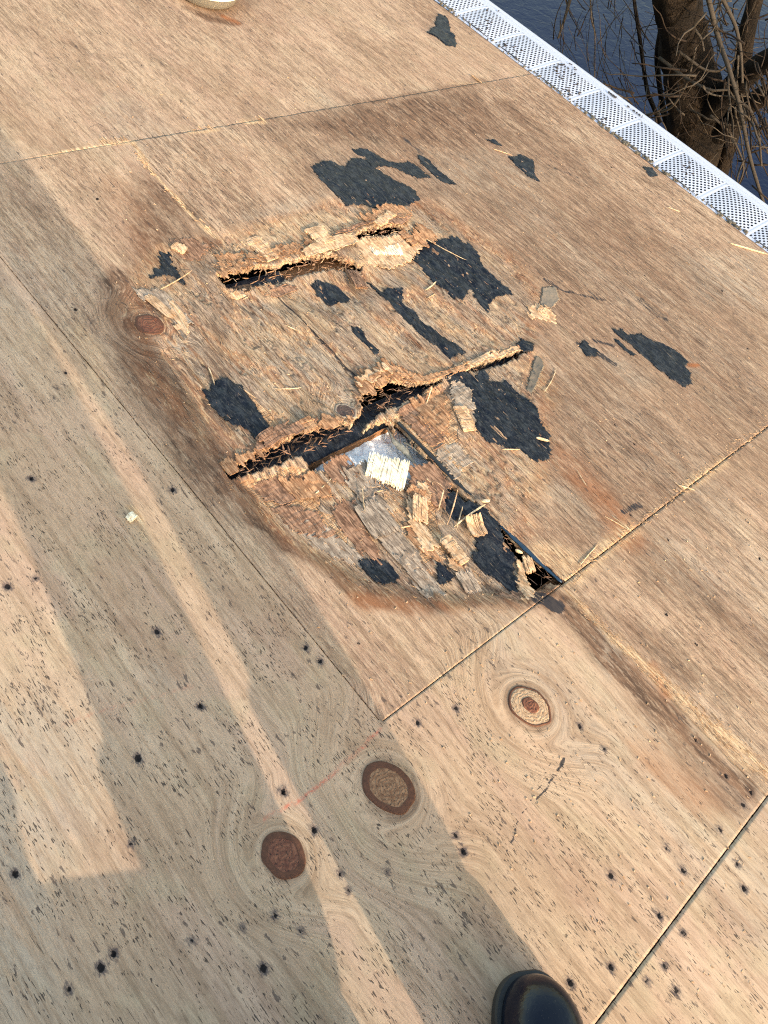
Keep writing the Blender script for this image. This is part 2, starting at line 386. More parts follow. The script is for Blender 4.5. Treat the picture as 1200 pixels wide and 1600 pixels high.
# (kind, polyline or polygon in photo positions, half width, strength)
def feat(x, y):
    """every painted mask at deck positions x, y"""
    sh = x.shape; Z = lambda: np.zeros(sh)
    wob = (fbm(x * 26, y * 9, 3) - .5) * .03
    xs, ys = x + wob, y + (fbm(x * 9, y * 22, 9) - .5) * .03
    def band(L, w, soft=None):
        d = ldist(xs, ys, poly(L), .25); soft = soft or w
        return 1 - sstep(w * .35, w * .35 + soft, d)
    def area(L, soft=.02):
        return 1 - sstep(-soft, soft, sdist(xs, ys, poly(L), soft + .05))
    stain = Z()
    for L, w, s, a in [
        ([(212, 470), (206, 520), (218, 575), (258, 640), (300, 705), (330, 745)], .030, .035, .85),
        ([(200, 440), (190, 480), (196, 530)], .018, .03, .6),
        ([(196, 490), (215, 545), (255, 600), (305, 690), (345, 735)], .030, .045, 1),
        ([(325, 745), (370, 790), (440, 845), (505, 880), (570, 925), (640, 948)], .014, .022, .9),
        ([(640, 948), (720, 948), (790, 945), (850, 940)], .008, .02, .55),
        ([(185, 440), (210, 470), (215, 500)], .03, .05, .8),
        ([(205, 540), (235, 610), (280, 680), (330, 740), (380, 790)], .012, .05, .75),
        ([(240, 300), (265, 350), (260, 420)], .02, .05, .5),
        ([(232, 290), (300, 330), (335, 385)], .012, .03, .55),
        ([(885, 945), (940, 1010), (1010, 1085), (1090, 1165), (1165, 1235)], .010, .035, .8),
        ([(930, 950), (1010, 1000), (1080, 1060)], .010, .03, .35),
        ([(1010, 1100), (1090, 1190), (1140, 1240)], .012, .05, .45),
        ([(560, 160), (640, 150), (760, 128)], .01, .03, .45),
        ([(850, 600), (900, 680), (930, 740)], .012, .05, .35),
        ([(880, 740), (960, 820), (1010, 880)], .02, .06, .35),
        ([(1060, 600), (1120, 660), (1190, 700)], .02, .08, .35),
        ([(1030, 900), (1150, 960), (1199, 1000)], .02, .06, .35),
        ([(790, 165), (830, 200), (900, 240)], .02, .05, .45),
        ([(860, 925), (846, 936), (856, 950)], .010, .014, .95),
        ([(390, 0), (340, 20)], .02, .05, .25),
        ([(290, 12), (330, 30), (372, 34)], .008, .02, .7),
        ([(350, 480), (330, 560), (350, 640), (330, 700)], .01, .03, .3),
        ([(640, 700), (700, 760), (780, 850)], .006, .02, .5)]:
        stain = np.maximum(stain, min(1, a * 1.25) * band(L, w * 1.15, s))
    stain = np.maximum(stain, .72 * area([(560, 165), (640, 150), (740, 140), (790, 190), (740, 240), (640, 225), (560, 225), (470, 205), (440, 190)], .05))
    stain = np.maximum(stain, .66 * area([(225, 265), (290, 330), (335, 390), (310, 420), (240, 460), (205, 480), (205, 330)], .04))
    stain = np.maximum(stain, .30 * area([(640, 440), (820, 420), (980, 500), (1060, 600), (1190, 640), (1190, 560), (980, 400), (760, 300)], .12))
    rot = 1 - sstep(-.02, .03, sdist(xs, ys, ROT, .1))
    stain = np.maximum(stain, .36 * area([(430, 205), (640, 140), (900, 230), (1100, 420), (1199, 520), (1199, 760), (1000, 820), (880, 900), (860, 620), (820, 460), (660, 330), (560, 300), (470, 290)], .10))
    m1 = (x > XA) & (y > YB)
    fz = np.where(x > XF, .9, np.where(m1, .55, .10))
    fz = np.where(y > YD, .62 * sstep(.2, 1.2, x) , fz); fz = np.where((y < YD) & (y > .9) & (x < XA), .25, fz); fz = np.where((x > .6) & (y < YB), np.where(x > XF, .7, .18), fz)
    fz = np.where(y < YC, .05, fz)
    stain = np.maximum(stain, .95 * band([(192, 470), (194, 530), (236, 618), (296, 706), (345, 765), (400, 815), (480, 868), (556, 922), (640, 950)], .004, .010))
    fuzz = np.maximum(fz * (.6 + .6 * fbm(x * 5, y * 3, 21)), rot)
    left = 1 - sstep(.55, 1.15, x + (y - .2) * .35)
    speck = .98 * left * (1 - .6 * sstep(.7, 1.7, y))
    speck = np.maximum(speck, np.where(y < YC, .72, 0)); speck = np.maximum(speck, np.where(y < YB, .50, .0))
    speck = np.where((x > XA) & (y > YB) & (y < YD), np.maximum(.42 * (1 - rot), speck * .45), speck)
    speck = np.maximum(speck, .36); speck *= (1 - .8 * rot)
    fresh = Z()
    for L, w, s, a in [
        ([(205, 226), (250, 285), (290, 325), (338, 368)], .003, .008, 1),
        ([(960, 1000), (1020, 1045), (1090, 1110), (1150, 1165), (1200, 1212)], .006, .014, .8),
        ([(1010, 1040), (1060, 1090), (1120, 1145), (1170, 1190)], .012, .02, .5),
        ([(890, 925), (960, 1000)], .004, .01, .5),
        ([(60, 246), (130, 232), (205, 222)], .003, .006, 1),
        ([(380, 190), (410, 188)], .006, .01, .9), ([(290, 207), (340, 203)], .004, .01, .8), ([(160, 222), (205, 224)], .008, .012, .8),
        ([(355, 405), (480, 380), (560, 345)], .008, .02, .7),
        ([(860, 890), (900, 900), (985, 828)], .010, .03, .55),
        ([(850, 860), (900, 880)], .018, .03, .6),
        ([(200, 795), (212, 815)], .006, .008, 1), ([(210, 815), (225, 850)], .004, .008, .5),
        ([(700, 130), (760, 130)], .003, .008, .5), ([(120, 520), (165, 600)], .006, .03, .35),
        ([(940, 850), (985, 830)], .006, .012, .6), ([(1070, 765), (1100, 745), (1130, 725)], .008, .02, .6),
        ([(420, 600), (520, 640), (540, 655)], .01, .03, .35)]:
        fresh = np.maximum(fresh, a * band(L, w, s))
    fresh = np.maximum(fresh, .55 * area([(340, 405), (440, 390), (560, 355), (640, 335), (660, 350), (640, 400), (560, 410), (600, 345), (520, 330), (400, 350)], .02))
    fresh = np.maximum(fresh, .38 * rot * sstep(.45, .7, fbm(x * 22, y * 9, 77)))
    rust = Z()
    for L, w, s, a in [([(560, 930), (640, 948), (700, 935)], .012, .03, .45), ([(880, 715), (940, 780), (980, 840)], .02, .05, .5),
                       ([(1020, 1040), (1040, 1080)], .008, .02, .7), ([(720, 925), (810, 935)], .008, .025, .35), ([(350, 25), (372, 34)], .006, .015, .7),
                       ([(370, 730), (450, 700)], .01, .03, .5), ([(180, 285), (250, 430)], .02, .06, .15),
                       ([(1076, 570), (1090, 572)], .003, .008, .9), ([(1020, 1190), (1090, 1240)], .02, .05, .3), ([(600, 330), (560, 345)], .01, .03, .4)]:
        rust = np.maximum(rust, a * band(L, w, s))
    grey = Z()
    for L, s, a in [([(380, 470), (450, 480), (560, 560), (560, 600), (530, 640), (440, 600), (380, 540)], .03, .75),
                    ([(440, 470), (560, 470), (600, 520), (540, 540)], .03, .6),
                    ([(560, 780), (620, 790), (640, 850), (620, 870), (570, 830)], .03, .8),
                    ([(210, 450), (300, 440), (330, 480), (280, 500), (230, 490)], .03, .8),
                    ([(660, 270), (700, 240), (780, 240), (860, 270), (820, 300), (700, 310)], .05, .5),
                    ([(820, 740), (900, 760), (960, 800), (930, 830), (860, 790)], .04, .55),
                    ([(920, 980), (960, 990), (990, 1050), (950, 1060)], .02, .7),
                    ([(940, 540), (990, 570), (1030, 600), (980, 610), (940, 570)], .03, .6),
                    ([(1050, 400), (1180, 400), (1190, 480), (1090, 480)], .05, .55),
                    ([(1000, 840), (1080, 830), (1160, 900), (1120, 960), (1020, 900)], .05, .45),
                    ([(370, 340), (500, 300), (560, 330), (480, 370), (390, 380)], .03, .55)]:
        grey = np.maximum(grey, a * area(L, s))
    grey = np.maximum(grey, .5 * left * sstep(.5, .72, fbm(x * 4, y * 2.5, 31)))
    grey = np.maximum(grey, .35 * sstep(.55, .75, fbm(x * 5, y * 2.5, 33)))
    layer = Z()
    for L in [[(618, 642), (655, 618), (690, 596), (706, 640), (716, 690), (738, 726), (700, 740), (662, 700)],
              [(375, 752), (440, 730), (488, 728), (520, 750), (500, 790), (440, 800), (400, 780)],
              [(500, 790), (560, 800), (540, 850), (490, 840)],
              [(630, 775), (670, 760), (690, 810), (700, 860), (670, 880), (650, 840)],
              [(560, 372), (640, 362), (668, 372), (650, 405), (590, 412), (556, 402)],
              [(365, 600), (420, 640), (440, 665), (400, 690)]]:
        layer = np.maximum(layer, area(L, .008))
    hole = np.full(sh, 3.0)
    for nx, ny, r in NAILS_D:
        m = (np.abs(x - nx) < .04) & (np.abs(y - ny) < .04)
        if m.any(): hole[m] = np.minimum(hole[m], np.hypot(x[m] - nx, (y[m] - ny) * .8) * 100 - (r * 100 - .30))
    ring = Z(); gx = x.copy(); gy = y.copy()
    for kx, ky, rr, el in KD:
        dx, dy = x - kx, (y - ky) / el
        rho = np.hypot(dx, dy); w = 1 - sstep(1.0 * rr, 4.2 * rr, rho)
        w = np.where(np.abs(dx) + np.abs(dy) < 8 * rr, w, 0)
        push = np.sign(dx) * rr * np.exp(-(dy / (3 * rr)) ** 2) * np.exp(-np.abs(dx) / (3 * rr)) * .9
        gx = gx - push * (1 - w)
        gx = gx * (1 - w) + (kx + rho) * w
        ring = np.maximum(ring, (1 - sstep(1.2 * rr, 3.6 * rr, rho)) * 1.0)
    for kx, ky, rr, el in KD[:3]:
        rho = np.hypot(x - kx, (y - ky) / el) + (fbm(x * 90, y * 50, 12) - .5) * .012
        stain = np.maximum(stain, .42 * np.exp(-((rho - rr * .98) / (rr * .16)) ** 2))
    red = np.maximum(.8 * band([(412, 1280), (470, 1245), (530, 1195), (598, 1142)], .0012, .0028), .22 * band([(100, 1130), (300, 1080)], .0012, .003))
    red = np.maximum(red, 0)
    black = Z()
    for L, w, s, a in [([(905, 540), (930, 550), (960, 570)], .01, .02, .62), ([(925, 530), (960, 540)], .006, .015, .6),
                       ([(630, 215), (660, 240)], .008, .015, .55), ([(395, 345), (420, 360)], .006, .02, .5),
                       ([(545, 300), (580, 325)], .004, .02, .4), ([(850, 440), (880, 455), (945, 470)], .005, .012, .6),
                       ([(1000, 470), (1040, 500)], .012, .02, .5), ([(840, 935), (870, 945)], .012, .02, .9),
                       ([(860, 260), (900, 275)], .006, .02, .5), ([(905, 250), (960, 265)], .005, .012, .45), ([(1000, 790), (975, 800)], .008, .02, .6),
                       ([(700, 240), (740, 250)], .01, .03, .45), ([(1065, 590), (1090, 560)], .002, .01, .3),
                       ([(180, 1012), (192, 1022)], .002, .006, .5), ([(880, 1180), (860, 1215), (838, 1255)], .0025, .004, .75),
                       ([(812, 1290), (800, 1330)], .0015, .004, .6), ([(820, 1240), (800, 1280)], .0012, .003, .5), ([(850, 1165), (842, 1190)], .0012, .003, .5),
                       ([(780, 1230), (765, 1265)], .0012, .003, .45), ([(805, 1150), (812, 1200)], .0004, .002, .5), ([(740, 1200), (722, 1240)], .0004, .002, .5), ([(980, 1168), (966, 1200)], .0004, .002, .5), ([(905, 1210), (880, 1245)], .0004, .002, .45), ([(860, 1180), (835, 1240), (806, 1300)], .0012, .002, .6), ([(835, 1320), (822, 1360)], .0004, .002, .5), ([(770, 1200), (790, 1150)], .0004, .002, .4), ([(1000, 290), (1030, 310)], .006, .015, .5), ([(940, 470), (920, 455)], .004, .01, .55)]:
        black = np.maximum(black, a * band(L, w, s))
    # stroke edge lines
    for L in [[(840, 475), (890, 455), (940, 405)], [(1070, 505), (1130, 465), (1170, 445)], [(1050, 490), (1100, 462), (1130, 440)],
              [(1010, 398), (1100, 355)], [(862, 1030), (900, 930), (985, 920)]]:
        black = np.maximum(black, .42 * band(L, .001, .003))
    bright = Z()
    low = 1 - sstep(-.045, .005, sdist(x, y, LOW, .1))
    q = fbm(x * 34 + 3, y * 6.5, 91, 3) + .12 * low
    for c0 in (.475, .555, .635):
        stain = np.maximum(stain, rot * .85 * np.exp(-((q - c0) / .0075) ** 2))
        fresh = np.maximum(fresh, rot * .7 * np.exp(-((q - c0 - .018) / .010) ** 2))
    rust = np.maximum(rust, rot * .30 * sstep(.47, .49, q) * (1 - sstep(.54, .56, q)))
    grey = np.maximum(grey, rot * .6 * sstep(.56, .58, q))
    grey = np.maximum(grey, rot * .4 * (1 - sstep(.36, .42, q))); edge_ = sstep(-.05, -.015, sdist(xs, ys, ROT, .1)) * rot; grey = grey * (1 - .85 * edge_); rust = np.maximum(rust, .30 * edge_)
    q2 = fbm(x * 60, y * 9, 95, 2)
    stain = np.maximum(stain, np.where(x > XF, .5, .2) * np.exp(-((q2 - .665) / .012) ** 2) * (y < YD))
    dF = np.abs(x - XF); black = np.maximum(black, np.where((y > .70) & (y < 1.02) & (dF < .0035), .62, 0))
    return dict(ma=(stain, fuzz, speck, fresh), mb=(rust, grey, layer, hole), mc=(ring, red, black, bright), g=(gx, gy), rot=rot)
KD = []
for (px, py, rx, ry, i) in KNOTS:
    kx, ky = at(px, py)
    rr, el = [(.037, 1.1), (.026, 1.1), (.034, 1.1), (.024, 1.15), (.020, 1.1)][i]
    KD.append((kx, ky, rr, el))

def holes_sd(x, y):
    d = np.full(x.shape, 1.0)
    for P in HOLES: d = np.minimum(d, sdist(x, y, P, .05))
    n = (fbm(x * 240, y * 40, 51, 2) - .5) * .014
    return d + n
def height(x, y):
    z = (fbm(x * 2.2, y * 1.4, 61, 2) - .5) * .006
    rot = 1 - sstep(-.03, .02, sdist(x, y, ROT, .1))
    low = 1 - sstep(-.045, .005, sdist(x, y, LOW, .1))
    low1 = 1 - sstep(-.04, .02, sdist(x, y, LOW1, .1) + (fbm(x * 60, y * 12, 44) - .5) * .03)
    z = z - .011 * low - .006 * low1
    # lips curl up along the far side of the cracks
    d2 = ldist(x, y, LIP2, .1); d1 = ldist(x, y, LIP1, .1)
    z = z + .005 * np.exp(-(d2 / .026) ** 1.3) * (1 - low) * (.4 + .9 * fbm(x * 25, y * 10, 71))
    z = z + .005 * np.exp(-(d1 / .026) ** 1.3) * (1 - low1) * (.4 + .9 * fbm(x * 25, y * 10, 72))
    fz = np.where(x > XF, .35, .12) * (1 - rot) + rot
    z = z + fz * (fbm(x * 130, y * 9, 81, 3) - .5) * .0040
    # torn veneer steps in the rot
    q = fbm(x * 34 + 3, y * 6.5, 91, 3) + .12 * low
    st = sstep(.47, .48, q) + sstep(.55, .56, q) * .9 + sstep(.63, .64, q) * .8
    z = z - rot * st * .0027
    # shallow torn strips over the whole worn area
    q2 = fbm(x * 60, y * 5, 95, 2)
    z = z - np.where(x > XF, .0011, .0003) * sstep(.66, .68, q2)
    for nx, ny, r in NAILS_D:
        m = (np.abs(x - nx) < .02) & (np.abs(y - ny) < .02)
        if m.any():
            dd = np.hypot(x[m] - nx, y[m] - ny)
            z[m] += -.0045 * np.exp(-(dd / (r * .9)) ** 2) + .0012 * np.exp(-((dd - r * 1.7) / .0013) ** 2)
    return z

SEAM_GAP = {}
def seam_wave(t, seed, a=.0016): return (vnoise(t * 9, t * 0 + seed, seed) - .5) * a * 2 + (vnoise(t * 60, t * 0, seed + 5) - .5) * a
def grid_object(name, xs, ys, keep, zfun, thick, mat, parent, attrs=True, moved=None):
    X, Y = np.meshgrid(xs, ys)                       # rows = y
    ny, nx = X.shape
    x = X.ravel().copy(); y = Y.ravel().copy()
    if moved is not None: x, y = moved(x, y)
    kv = keep(x, y)                                  # vertex wise
    idx = np.arange(nx * ny).reshape(ny, nx)
    a = idx[:-1, :-1].ravel(); b = idx[:-1, 1:].ravel(); c = idx[1:, 1:].ravel(); d = idx[1:, :-1].ravel()
    kf = (kv[a].astype(int) + kv[b] + kv[c] + kv[d]) >= 3
    F = np.stack([a, b, c, d], 1)[kf]
    used = np.zeros(nx * ny, bool); used[F.ravel()] = True
    z = zfun(x, y)
    # skirt along the boundary
    E = np.concatenate([F[:, [0, 1]], F[:, [1, 2]], F[:, [2, 3]], F[:, [3, 0]]])
    key = np.minimum(E[:, 0], E[:, 1]) * (nx * ny) + np.maximum(E[:, 0], E[:, 1])
    u, inv, cnt = np.unique(key, return_inverse=True, return_counts=True)
    Eb = E[cnt[inv] == 1]
    bv = np.unique(Eb.ravel())
    remap = np.full(nx * ny, -1); ui = np.where(used)[0]; remap[ui] = np.arange(len(ui))
    V = np.stack([x[ui], y[ui], z[ui]], 1)
    F = remap[F]
    off = len(ui); bmap = np.full(nx * ny, -1)
    layers = 3 if thick > .005 else 1
    VV = [V]; FF = [F]; src = [ui]
    prev = remap
    for L in range(1, layers + 1):
        bm_ = np.full(nx * ny, -1); bm_[bv] = off + np.arange(len(bv)); off += len(bv)
        jx = (rng.random(len(bv)) - .5) * (.0022 if layers > 1 else 0); jy = (rng.random(len(bv)) - .5) * (.0022 if layers > 1 else 0)
        VV.append(np.stack([x[bv] + jx, y[bv] + jy, z[bv] - thick * L / layers], 1)); src.append(bv)
        FF.append(np.stack([prev[Eb[:, 1]], prev[Eb[:, 0]], bm_[Eb[:, 0]], bm_[Eb[:, 1]]], 1))
        prev = bm_
    V = np.concatenate(VV); F = np.concatenate(FF); src = np.concatenate(src)
    me = mesh(name, V, F, True)
    if attrs:
        ft = feat(x[ui], y[ui])
        n = len(V); inv = remap[src]                 # each vertex takes its column's attributes
        for nm in ('ma', 'mb', 'mc'):
            A = np.stack(ft[nm], 1)[inv]
            if nm == 'ma':
                A[len(ui):, 0] *= .4; rr_ = ft['rot'][inv][len(ui):]; A[len(ui):, 3] = .05 + .45 * rr_; A[len(ui):, 0] = .65 * (1 - rr_); A[len(ui):, 1] = 1; A[len(ui):, 2] = 0
            if nm == 'mb' :
                lay = np.zeros(n); 
                for L in range(layers): lay[len(ui) + L * len(bv): len(ui) + (L + 1) * len(bv)] = (L + 1) % 2
                A[:, 2] = np.where(np.arange(n) >= len(ui), lay * .6, A[:, 2])
            at_ = me.attributes.new(nm, 'FLOAT_COLOR', 'POINT'); at_.data.foreach_set('color', A.astype(np.float32).ravel())
        gx, gy = ft['g']
        G = np.stack([gx[inv], gy[inv], V[:, 2]], 1)
        at_ = me.attributes.new('guv', 'FLOAT_VECTOR', 'POINT'); at_.data.foreach_set('vector', G.astype(np.float32).ravel())
        at_ = me.attributes.new('guv2', 'FLOAT_VECTOR', 'POINT'); at_.data.foreach_set('vector', V.astype(np.float32).ravel())
    return link(name, me, mat, parent)
def axis(a, b, fine0, fine1, r, coarse=.05):
    f0, f1 = max(a, fine0), min(b, fine1)
    out = []
    if f0 > a: out.append(np.linspace(a, f0, max(2, int((f0 - a) / coarse)), endpoint=False))
    if f1 > f0: out.append(np.linspace(f0, f1, int((f1 - f0) / r) + 2))
    if b > f1: out.append(np.linspace(max(f1, a), b, max(2, int((b - f1) / coarse)))[1 if f1 > f0 else 0:])
    return np.concatenate(out)

# ------------------------------------------------------------------ the roof
roof = empty('roof'); tag(roof, 'bare plywood roof deck, weathered tan with a rotten caved-in patch and black residue', 'roof')
G2 = .0007
def solid(x, y): return holes_sd(x, y) > 0
ALL = lambda x, y: np.ones(x.shape, bool)
def mv(x, y):
    """the sawn seams wander a little"""
    ex = np.exp(-np.abs(x - XF) / .02); ey = np.exp(-np.abs(y - YB) / .02)
    return x + ex * seam_wave(y, 3), y + ey * seam_wave(x, 4, .0012)
def sheet(x0, x1, y0, y1, rx, ry, keep=ALL, lift=0.0, **kw):
    xs = axis(x0, x1, -.15, 2.6, rx); ys = axis(y0, y1, -.62, 2.45, ry)
    if x0 < -1 and abs(x1 - XF) < .01:      # exact saw cuts of the L shaped sheet
        xs = np.sort(np.concatenate([xs[np.abs(xs - XA) > .0012], [XA - .0006]])); ys = np.sort(np.concatenate([ys[np.abs(ys - YB) > .0012], [YB - .0007]]))
    return grid_object('plywood_sheet', xs, ys, keep, lambda x, y: height(x, y) + lift, .012, MP, roof, **kw)
s_big = sheet(-2.2, XF - G2, YC + G2, YD - G2, .0034, .0042, lambda x, y: ~((x > XA - .0005) & (y > YB - .0006)), moved=None)
s_mid = sheet(XA + .0012, XF - G2, YB + G2, YD - G2, .0022, .0030, solid)
s_rgt = sheet(XF + G2, XE, YB + G2 * 1.4, YD - G2, .0036, .0042, solid, .0006)
s_br = sheet(XF + G2, XE, YC + G2, YB - G2 * 1.4, .0042, .0046, ALL)
s_top = sheet(-2.2, XE, YD - .0003, 4.6, .0062, .0066, ALL, -.0009)
s_bot = sheet(-2.2, XE, -2.2, YC - G2 * 1.8, .0048, .0052, ALL, .0008)
# rafters under the sheet ends and under both cracks
for i, yr in enumerate((-1.66, -1.21, -.755, YC, YB, .632, 1.048, YD - .02, 2.01, 2.47, 2.93, 3.39, 3.85)):
    b = MB(); w = .023
    b.bx(-2.2, XE - .03, yr - w, yr + w, -.165, -.0265 if yr not in (.632, 1.048) else -.029)
    b.build('rafter', RAFTER, roof)
b = MB(); b.bx(XE - .028, XE - .006, -2.2, 4.6, -.19, -.0135); b.build('fascia', mat_plain('white_painted_fascia', (.70, .71, .72), .5), roof)
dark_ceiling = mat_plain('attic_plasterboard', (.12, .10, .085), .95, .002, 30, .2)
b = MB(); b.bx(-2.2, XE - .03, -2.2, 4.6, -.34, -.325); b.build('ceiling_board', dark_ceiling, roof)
b = MB(); b.bx(-2.22, -2.201, -2.2, 4.6, -.34, -.013); b.bx(-2.2, XE - .03, -2.22, -2.201, -.34, -.013); b.bx(-2.2, XE - .03, 4.601, 4.62, -.34, -.013)
b.build('gable_board', mat_plain('grey_gable_board', (.35, .33, .31), .7), roof)

# knots
def knot_mat(name, cin, cout, cring):
    t = NT(name); p = t.n('ShaderNodeTexCoord').outputs['Object']
    pn = t.n('ShaderNodeVectorMath', (p,), operation='LENGTH').outputs['Value']
    n = t.noise(p, 60, 3, .6); r = t.math('SINE', t.add(t.mul(pn, 1150), t.mul(n, 22)))
    f = t.noise(p, (90, 150, 60), 4, .7)
    c = t.mix(t.step(f, .35, .65), cin, cout); c = t.mix(t.step(r, .2, 1, 0, .45), c, cring)
    c = t.mix(t.step(t.noise(p, 330, 3), .60, .66, 0, .8), c, (.02, .012, .01))
    return t.out(c, .6, t.bump(t.add(t.mul(r, .3), f), .8, .0009), Specular_IOR_Level=.3)
def knot(px, py, rx, ry, ang, mat, parent, rim=None, lab=None, dome=.0012, lift=.0008, seed=0, rimw=.15):
    kx, ky = at(px, py); k = 48; R = []
    zc = float(height(np.array([kx]), np.array([ky]))[0])
    ca, sa = math.cos(ang), math.sin(ang)
    def ring(s, z, jit=.03):
        out = []
        for j in range(k):
            a = 2 * math.pi * j / k
            q = 1 + jit * (float(vnoise(np.array([math.cos(a) * 2 + 7 + seed]), np.array([math.sin(a) * 2 + 3]), seed)[0]) - .5) * 4
            u, v = rx * s * q * math.cos(a), ry * s * q * math.sin(a)
            xx, yy = u * ca - v * sa, u * sa + v * ca
            zz = float(height(np.array([kx + xx]), np.array([ky + yy]))[0]) - zc
            out.append((xx, yy, zz + z + zc + lift))
        return out
    b = MB(); b.rings([ring(1.0, -.004), ring(1.0, 0), ring(.9, dome * .5), ring(.6, dome * .9), ring(.25, dome), ring(.03, dome)])
    o = b.build('knot', mat, parent, True); o.location = (kx, ky, 0)
    if lab: o['label'] = lab
    if rim:
        b = MB(); P = []
        outer = ring(1.06, .0002); mid = ring(1.0, .0011); inner = ring(1.0 - rimw, .0006); lo = ring(1.06, -.003)
        b.rings([lo, outer, mid, inner], False)
        r_ = b.build('knot_rim', rim, o, True)
    return o
KM1 = knot_mat('brown_knot_wood', (.17, .085, .045), (.31, .18, .105), (.09, .036, .02))
KM2 = knot_mat('red_knot_heart', (.12, .042, .026), (.23, .095, .055), (.055, .02, .013))
KM3 = knot_mat('pale_knot_wood', (.36, .235, .145), (.47, .34, .23), (.27, .15, .085))
KM4 = knot_mat('grey_weathered_knot', (.075, .045, .04), (.16, .105, .085), (.04, .028, .028))
BARK = mat_plain('dark_bark_ring', (.095, .036, .019), .8, .001, 160, .75)
knot(607, 1229, .0305, .0395, .18, KM1, s_big, BARK, 'large oval brown knot', seed=1, rimw=.22, dome=.0004)
knot(443, 1335, .0245, .030, .1, KM2, s_big, BARK, 'smaller rust brown knot', seed=2, rimw=.25, dome=.0004)
k3 = knot(828, 1103, .0285, .036, .25, KM3, s_big, BARK, 'pale knot with red heart', seed=3, rimw=.04)
knot(829, 1102, .0115, .0150, .25, KM2, s_big, None, 'red knot heart', lift=.0026, seed=4)
knot(234, 508, .026, .026, .4, KM2, s_mid, BARK, 'reddish rotten knot', seed=5, rimw=.2)
knot(541, 641, .018, .021, .3, KM4, s_mid, mat_plain('grey_ring', (.30, .24, .19), .8, .001, 200, .3), 'grey purple knot beside the crack', seed=6, rimw=.12)

# broken edges of the plies: rows of ragged fibre teeth along the lips
def fringe(P, n, out_dir, lens, mats, parent, z0=.004, layers=4, side=1, spread=.004, name='broken_edge'):
    seg = np.linalg.norm(np.diff(P, axis=0), axis=1); cum = np.concatenate([[0], np.cumsum(seg)])
    for li, mat in enumerate(mats):
        b = MB()
        for i in range(n):
            t = rnd.random() * cum[-1]; k = min(np.searchsorted(cum, t) - 1, len(P) - 2); k = max(k, 0)
            f = (t - cum[k]) / max(seg[k], 1e-6); p = P[k] * (1 - f) + P[k + 1] * f
            L = rnd.uniform(*lens) * .55 * math.exp(rnd.gauss(0, .65)); w = rnd.uniform(.0003, .0014); th = rnd.uniform(.0002, .0007)
            if float(vnoise(np.array([t * 55.0]), np.array([li + .5]), 17)[0]) < .42: continue
            layer = rnd.randrange(layers)
            ang = math.atan2(out_dir[1], out_dir[0]) + rnd.gauss(0, .15)
            dv = np.array([math.cos(ang), math.sin(ang), rnd.gauss(-.05, .22)]); dv /= np.linalg.norm(dv)
            sv = np.cross(dv, [0, 0, 1]); sv /= np.linalg.norm(sv); uv_ = np.cross(sv, dv)
            zz = float(height(np.array([p[0] - out_dir[0] * .012]), np.array([p[1] - out_dir[1] * .012]))[0])
            c = np.array([p[0] + rnd.gauss(0, spread * .4), p[1] + rnd.gauss(0, spread * .4) + .003, zz + z0 - .0024 * layer])
            b.box(c + dv * (L * .5 - .008), dv * (L * .5 + .005), sv * w, uv_ * th)
            # taper the tip
            for q in (1, 3, 5, 7): b.v[-8 + q] = b.v[-8 + q] * .35 + (c + dv * (L * 1.05 - .003)) * .65
        o = b.build(name, mat, parent); o['kind'] = 'stuff'
down = np.array([0, -1.0])
fringe(LIP2, 230, down, (.004, .012), [ORANGE], s_mid, .001)
fringe(LIP2, 150, down, (.003, .012), [REDW], s_mid, .000, 3)
fringe(LIP2[:10], 120, down, (.004, .016), [ROTTEN], s_mid, -.004, 3)
fringe(LIP1, 170, down, (.004, .016), [ORANGE], s_mid, .001)
fringe(LIP1, 110, down, (.003, .012), [REDW], s_mid, .000, 3)
lower1 = poly([(360, 449), (400, 450), (440, 439), (482, 429), (520, 421)])
fringe(lower1, 120, -down, (.003, .014), [GREYWOOD], s_mid, -.002, 3)
lower2 = poly([(365, 752), (400, 738), (440, 726), (488, 734), (515, 728), (545, 718), (562, 740), (600, 756), (640, 750), (668, 745), (700, 768)])
fringe(lower2, 240, -down, (.003, .016), [GREYWOOD], s_mid, -.001, 3)
fringe(lower2, 70, -down, (.003, .016), [ORANGE], s_mid, .0, 3)
lower3 = poly([(640, 625), (665, 612), (690, 600), (730, 590)])
fringe(lower3, 90, -down, (.003, .012), [ORANGE], s_mid, -.002, 3)
seamb = poly([(604, 1138), (680, 1072), (760, 1000), (838, 940)]); seamb2 = poly([(884, 912), (940, 866), (985, 832), (1060, 768), (1140, 702), (1200, 656)])
0 and fringe(seamb, 70, -down, (.0008, .0022), [FRESH], s_big, .0003, 1, spread=.001)
0 and fringe(seamb2, 90, down, (.001, .003), [FRESH, ORANGE], s_rgt, .0003, 1, spread=.001)
sp1 = poly([(206, 228), (250, 285), (290, 325), (338, 368)])
fringe(sp1, 120, np.array([.5, -.8]), (.003, .010), [FRESH], s_mid, .0012, 2, spread=.006)
tors = poly([(120, 238), (160, 226), (210, 222)]); fringe(tors, 25, down, (.002, .008), [FRESH], s_top, .003, 2, spread=.004)
for L in ([(385, 185), (418, 190)], [(290, 208), (335, 203)], [(340, 200), (352, 206)], [(196, 798), (214, 822)], [(165, 218), (190, 232)]):
    fringe(poly(L), 26, np.array([.3, -.9]), (.003, .009), [FRESH], s_top, .0025, 2, spread=.008)

